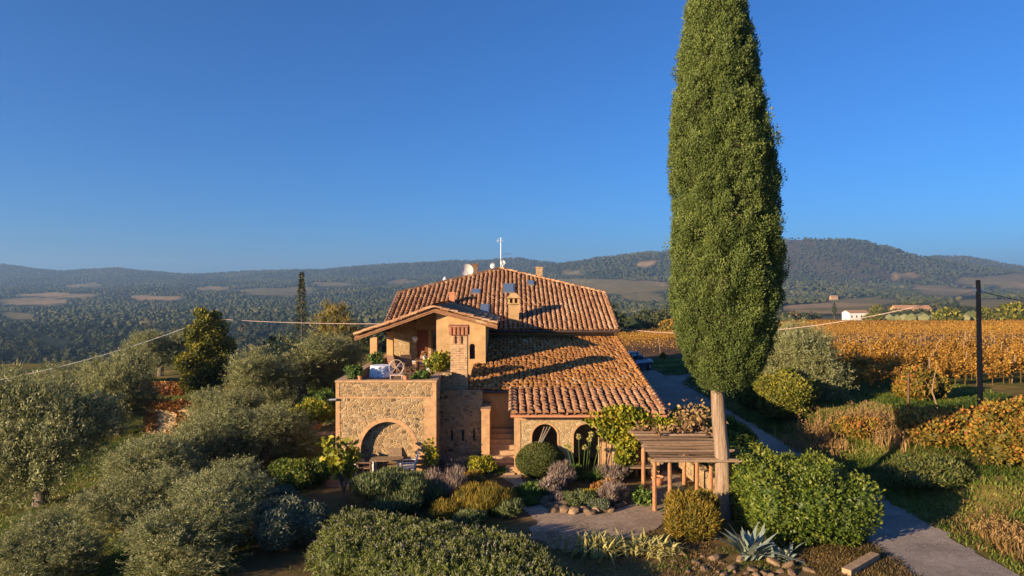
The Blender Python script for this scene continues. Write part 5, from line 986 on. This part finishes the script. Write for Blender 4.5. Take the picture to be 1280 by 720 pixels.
chair('wicker_armchair', 'brown wicker armchair in the middle of the terrace, facing the house', (-4.75, 31.4, TZ_), .5, 'wicker')
chair('garden_chair', 'low wicker garden chair with a white cushion in front of the glass loggia door', (-4.6, 33.2, TZ_), -.9, 'wicker', cushion='low garden chair before the glass loggia door')
chair('garden_armchair', 'white armchair on the terrace beside the flower pot at the right', (-3.6, 31.3, TZ_), 1.5, 'white')
chair('iron_chair', 'pinkish iron chair with a round hoop back beside the clothed terrace table', (-4.85, 28.9, TZ_), 3.14, 'iron', 'round')
t = thing('side_table', 'dark wooden table between the terrace chairs', 'table', (-4.1, 32.0, TZ_)); g = Geo(); g.box((0, 0, .7), (.8, .7, .05)); g.build('tabletop', M['wood'], t)
for sx in (-.34, .34):
    for sy in (-.28, .28): g = Geo(); g.box((sx, sy, .34), (.07, .07, .68)); g.build('leg', M['wood'], t)
def potted(label, x, y, z, pw_, fh, mat, seed, N=500, ln=.12, fw=None):
    t = thing('potted_plant', label, 'potted plant', (x, y, z)); r = np.random.default_rng(seed); g = Geo(); g.lathe([(.01, 0), (pw_*.7, 0), (pw_, pw_*1.4), (pw_*1.1, pw_*1.45), (pw_*1.1, pw_*1.65), (pw_*.95, pw_*1.65), (.01, pw_*1.4)], n=14); g.build('pot', M['terracotta'], t); fw = fw or fh
    foliage([(q[0], q[1], q[2]+pw_*1.4, q[3], q[4], q[5]) for q in mound(fw, fw*.8, fh, 5, r)], N, ln, ln*.6, core=.5, shell=.25, r=r).build('foliage', M[mat], t)
potted('bright green plant in a pot on the left end of the terrace parapet', -6.55, 28.3, 3.42, .18, .75, 'green', 130, 900, fw=.9)
potted('small succulent in a pot on the terrace parapet near its left end', -6.15, 27.65, 3.78, .1, .22, 'green', 131, 200, .07)
potted('small round empty-looking pot with a sprig on the terrace parapet', -4.3, 27.65, 3.78, .11, .12, 'green', 132, 80, .06)
potted('trailing green plant in a pot on the right part of the terrace parapet', -3.75, 28.25, 3.42, .16, .5, 'green', 133, 700, fw=.9)
potted('tall yellow-green geranium pot against the loggia wall', -3.3, 31.2, 3.42, .2, .95, 'yellowgreen', 134, 700, fw=.8)
potted('green plant in a pot beside the left loggia pillar', -6.5, 32.6, 3.42, .2, .85, 'green', 135, 700, fw=.8)
potted('reddish flowers in a pot on the dark table between the terrace chairs', -4.1, 32.0, 4.145, .1, .3, 'rust', 136, 300, .08)
S('terrace_climber', 'yellow-green climber at the right edge of the terrace by the oven chimney', 'climber', 548, 470, 36, 34, 1200, .14, .09, M['yellowgreen'], 137, Y=30.8, core=.4).location.z = 3.6
t = thing('hanging_lamp', 'white heart-shaped lamp hanging in the loggia', 'lamp', (-5.2, 36.5, 4.75)); g = Geo(); g.lathe([(.01, -.18), (.1, -.08), (.17, .06), (.12, .16), (.02, .18)], n=12); g.build('lamp_shade', M['white'], t, smooth=True); g = Geo(); g.tube([(0, 0, .18), (0, 0, .75)], .012, 5); g.build('cord', M['wood_dark'], t)
# under the terrace arch
t = thing('garden_table', 'wooden slatted garden table under the terrace arch', 'table', (-4.95, 27.0, .02)); g = Geo()
for k in range(7): g.box((0, -.3+k*.1, .72), (1.25, .085, .035))
g.build('tabletop', M['pole_wood'], t)
for sx in (-.5, .5):
    for sy in (-.25, .25): g = Geo(); g.box((sx, sy, .35), (.06, .06, .7)); g.build('leg', M['white'], t)
chair('folding_chair', 'dark slanted folding chair left of the slatted table', (-5.75, 27.0, .02), 1.5, 'wicker')
chair('plastic_chair', 'white plastic armchair right of the slatted table', (-4.12, 26.95, .02), -1.4, 'white')
chair('plastic_chair', 'white plastic chair half hidden by the fig bush, left of the arch', (-6.2, 26.9, .02), 1.2, 'white')
chair('wooden_chair', 'pale wooden chair at the back of the slatted table', (-4.7, 27.32, .02), 0.1, 'pole_wood')
b = P(187, 527, 40); g = Geo(); g.lathe([(.01, 0), (.16, 0), (.2, .4), (.01, .42)], n=12); tag(place(g.build('white_bucket', M['white']), (b.x, 40, H(b.x, 40))), 'small white bucket on the grass between the olive trees', 'bucket')

# ------------------------------------------------------------------ distant farm buildings
def farm(name, label, px, pyb, Y, w, d, h, rz, wallm, ridge=1.6, wins=4):
    b = P(px, pyb, Y); z = H(b.x, Y); z = min(z, b.z)-.5; h = b.z+h-z; t = thing(name, label, 'house', (b.x, Y, z), rz); g = Geo(); g.box((0, 0, h/2), (w, d, h)); g.add([(-w/2, -d/2, h), (w/2, -d/2, h), (w/2, d/2, h), (-w/2, d/2, h), (-w/2, 0, h+ridge), (w/2, 0, h+ridge)], [(0, 1, 2, 3)]); g.add([(-w/2, -d/2, h), (-w/2, d/2, h), (-w/2, 0, h+ridge), (w/2, d/2, h), (w/2, -d/2, h), (w/2, 0, h+ridge)], [(0, 2, 1), (3, 5, 4)]); g.build('wall', wallm, t)
    g = Geo(); o = .6; zz = h-.1; sl_ = ridge/(d/2); A = [(-w/2-o, -d/2-o, zz-o*sl_+.25), (w/2+o, -d/2-o, zz-o*sl_+.25), (w/2+o, 0, h+ridge+.2), (-w/2-o, 0, h+ridge+.2), (w/2+o, d/2+o, zz-o*sl_+.25), (-w/2-o, d/2+o, zz-o*sl_+.25)]; g.add(A, [(0, 1, 2, 3), (3, 2, 4, 5)], .6); g.build('roof', M['tile'], t)
    for k in range(wins): g = Geo(); g.box((-w/2+w*(k+.5)/wins, -d/2-.02, h*.66), (1.0, .1, 1.5)); g.build('window', M['gutter'], t)
farm('white_farmhouse', 'small white farmhouse beyond the vineyard', 1069, 398.5, 500, 15, 9, 4.6, .12, M['white'])
farm('long_barn', 'long low building with a red tiled roof beyond the vineyard', 1138, 393, 540, 26, 12, 4.2, -.08, M['quoin'], 3.0, 6)
farm('hill_house', 'pale stone house on the wooded hillside at the right', 1089, 361.5, 2350, 36, 20, 10, .1, M['plaster'], 4, 6)
farm('hill_barn', 'small pale building just below the hillside house', 1086, 367, 2250, 22, 14, 6, .3, M['plaster'], 3, 3)
farm('field_house', 'small farm building among the brown fields at the right', 1042, 374, 1500, 15, 10, 5, .0, M['plaster'], 3, 3)
# trees standing beyond the vineyard
for k, (px, pyb, pyt, Y, w, lb) in enumerate([(1270, 412, 380, 270, 44, 'dark round tree at the right edge beyond the vineyard'), (1185, 404, 386, 300, 34, 'broad brownish tree beyond the vineyard left of the utility pole'), (1231, 403, 384, 310, 22, 'narrow tree just right of the utility pole beyond the vineyard'), (1097, 398, 380, 520, 20, 'tree between the white farmhouse and the long barn'), (1092, 402, 393, 420, 24, 'low olive-coloured tree in front of the long barn'), (1043, 396, 376, 600, 6, 'tiny dark cypress left of the white farmhouse')]):
    tree('field_tree', lb, px, pyb, pyt, Y, w, M['treegreen'] if k != 5 else M['forest'], 1500, .011*w/F*Y*12, .011*w/F*Y*8, 140+k)
for k, (px, pyb, pyt, Y, w, mt, lb) in enumerate([(815, 440, 418, 130, 26, 'bramble', 'ochre scrub tree behind the car'), (838, 436, 400, 140, 34, 'bramble', 'orange-brown scrub tree left of the cypress crown'), (795, 420, 405, 170, 26, 'treegreen', 'small green bush in the dry field behind the car'), (829, 462, 440, 72, 9, 'ochre', 'slim brown bush right of the car'), (800, 412, 398, 220, 30, 'bramble', 'reddish scrub at the field edge above the car')]): tree('scrub_tree', lb, px, pyb, pyt, Y, w, M[mt], 1500, .013*w/F*Y*9, .013*w/F*Y*6, 150+k)

# ------------------------------------------------------------------ woods
r = np.random.default_rng(200)
def scatter(n, y0, y1, want, pxr=(-260, 1540), pw=1.5):
    X_, Y_ = [], []
    Yc = (y0**(1/pw)+(y1**(1/pw)-y0**(1/pw))*r.uniform(0, 1, n))**pw; px = r.uniform(*pxr, n); Xc = (px-640)/F*Yc; Zc = height(Xc, Yc); _, m_, g_ = landuse(Xc, Yc, Zc); _, m2, _ = landuse(Xc, Yc, Zc+8.0); m_ = np.where(Yc > 250, np.maximum(m_, m2*.9), m_); k = want(m_, g_, px, Yc); return np.stack([Xc, Yc, Zc], 1)[k], px[k], g_[k]
def crowns(g, C, size, ICO, lumps=.3, tmu=None):
    V, Fc = ICO; N = len(C); s = size*r.uniform(.6, 1.35, N); d = 1+lumps*(r.uniform(-1, 1, (N, len(V)))); W = V[None]*d[..., None]*(s*.55)[:, None, None]*np.array([1, 1, .85])+C[:, None]+np.array([0, 0, 1])*(s*.42)[:, None, None]
    F2 = (np.arange(N)[:, None, None]*len(V)+Fc[None]).reshape(-1, 3); t = np.clip((r.normal(.42, .2, N) if tmu is None else tmu), 0, 1); g.add(W.reshape(-1, 3), F2, np.repeat(t, len(Fc)))
g = Geo()
def near_ok(m_, g_, px, Y): return (m_ < .4) & ((px < 845) | (Y > 330)) & ~((px > 760) & (Y < 200)) & ~((px > 1000) & (Y < 420)) & (r.uniform(0, 1, len(px)) > g_*.3)
C, px, gv = scatter(4600, 135, 1000, near_ok, pw=1.35); C = C[np.argsort(C[:, 1])]; C[:, 2] -= .5
sz_all = 9.0*r.uniform(.5, 1.25, len(C)); crowns(g, C, 7.5, ICO1, .15, np.full(len(C), .05)); big_c = fbm(C[:, 0]/70, C[:, 1]/70, 68)
ct_all = np.clip(r.normal(.34, .15, len(C))+(big_c-.5)*.7+(r.uniform(0, 1, len(C)) > .94)*.5, 0, 1)
for y0, y1, nL, lf in ((0, 420, 420, .075), (420, 700, 190, .11), (700, 2000, 90, .16)):
    kk = (C[:, 1] >= y0) & (C[:, 1] < y1); Cs, sz, ctint = C[kk], sz_all[kk], ct_all[kk]
    d = unit(r.normal(size=(len(Cs)*nL, 3))); d[:, 2] = np.abs(d[:, 2])*1.0-.25; lump = 1+.3*np.sin(d[:, 0]*5+np.repeat(r.uniform(0, 6, len(Cs)), nL))*np.cos(d[:, 1]*5+d[:, 2]*4)
    pp = np.repeat(Cs, nL, 0)+np.array([0, 0, 1])*np.repeat(sz*.45, nL)[:, None]+d*(np.repeat(sz*.5, nL)*lump*r.uniform(.8, 1.05, len(d)))[:, None]; add_leaves(g, pp, d*.5+r.normal(size=pp.shape)*.8, np.repeat(sz, nL)*lf*1.2, np.repeat(sz, nL)*lf, np.repeat(ctint, nL)+r.normal(size=len(pp))*.1, r)
struct(g.build('valley_wood', M['forest']), 'stuff')
g = Geo(); C, px, gv = scatter(25000, 950, 2500, lambda m_, g_, px, Y: (m_ < .35) & (r.uniform(0, 1, len(px)) > g_*.2), pw=1.3); cl = fbm(C[:, 0]/90, C[:, 1]/90, 61); crowns(g, C, 8, ICO1, .28, cl*.9+r.normal(size=len(C))*.10-.05); struct(g.build('distant_wood', M['forest']), 'stuff')
g = Geo(); C, px, gv = scatter(62000, 2400, 4600, lambda m_, g_, px, Y: (m_ < .35) & ((px < 900) | (fbm((px-640)/F*Y/170, Y/420, 31) < .55) | (r.uniform(0, 1, len(px)) < .45)), pw=1.0); cl = fbm(C[:, 0]/160, C[:, 1]/220, 63); crowns(g, C, 8.5, ico(1), .3, cl*.75+r.normal(size=len(C))*.07-.0); struct(g.build('hill_wood', M['forest']), 'stuff')
# olive groves on the plain
g = Geo(); C, px, gv = scatter(9000, 330, 1300, lambda m_, g_, px, Y: (g_ > .5) & (m_ < .3), pw=1.3); crowns(g, C, 5, ICO1, .3, r.uniform(.2, .75, len(C))); struct(g.build('olive_groves', M['olive']), 'stuff')

# ------------------------------------------------------------------ grass
def grass(name, n, reg, mat, ln, wd, per=6, keep=None, droop=.5, toff=0):
    x = r.uniform(reg[0], reg[1], n); y = r.uniform(reg[2], reg[3], n); k = np.ones(n, bool) if keep is None else keep(x, y); x, y = x[k], y[k]; z = height(x, y); n = len(x)
    B = np.repeat(np.stack([x, y, z], 1), per, 0)+np.concatenate([r.normal(size=(n*per, 2))*.07, np.zeros((n*per, 1))], 1); a = r.uniform(0, 6.28, n*per); e = r.uniform(.1, .8, n*per); t = np.clip(np.repeat(fbm(x*.4, y*.4, 77)*1.6-.35+toff, per)+r.normal(size=n*per)*.15, 0, 1); g = Geo(); add_blades(g, B, np.stack([np.cos(a)*e, np.sin(a)*e, np.ones(n*per)], 1), ln*r.uniform(.5, 1.3, n*per), wd, droop, t, 2, r); return struct(g.build(name, mat), 'stuff')
grass('bank_grass', 30000, (13.2, 30, 14, 60), M['grass'], .3, .03, 5, lambda x, y: (x > 13.25+.9*sstep(52, 58, y)*2+r.normal(size=len(x))*.12) & (np.abs(x/y) < .85), .5, -.08)
grass('dry_bank_grass', 2600, (13.3, 26, 17, 34), M['drygrass'], .5, .025, 5, lambda x, y: (fbm(x*.3, y*.3, 55) > .58) | ((x > 13.6) & (x < 16) & (y < 22)))
grass('slope_grass', 46000, (-48, -7.3, 17, 72), M['grass'], .26, .03, 5, lambda x, y: np.abs(x/y) < .95)
grass('verge_grass', 5000, (8, 10.9, 15, 21), M['drygrass'], .2, .018, 5, lambda x, y: x < 10.4+r.normal(size=len(x))*.15)
grass('garden_grass', 5000, (-6, 10, 18, 27), M['grass'], .14, .02, 4, lambda x, y: (fbm(x*.9, y*.9, 91) > .5) & ~((x > .1) & (x < 4.6) & (y > 20.3) & (y < 26)))
grass('dry_garden_grass', 4200, (.5, 10.3, 16, 21), M['drygrass'], .12, .014, 5, lambda x, y: fbm(x*.8, y*.8, 101) > .44)
grass('path_weeds', 900, (-2.5, 5, 18.5, 25), M['grass'], .09, .016, 5, lambda x, y: fbm(x*.7, y*.7, 97) > .52)
grass('yard_grass', 6000, (13, 24, 58, 72), M['grass'], .3, .05, 4)

# ------------------------------------------------------------------ air
g = Geo(); g.box2((-17500, -60, -64), (17500, 7400, 290)); m, n, l, p = nmat('haze'); n.remove(p); v = n.new('ShaderNodeVolumePrincipled'); v.inputs['Color'].default_value = (.36, .62, 1.0, 1); v.inputs['Density'].default_value = .00012; v.inputs['Anisotropy'].default_value = .2
l.new(v.outputs[0], n['Material Output'].inputs['Volume']); struct(g.build('haze', m), 'stuff')
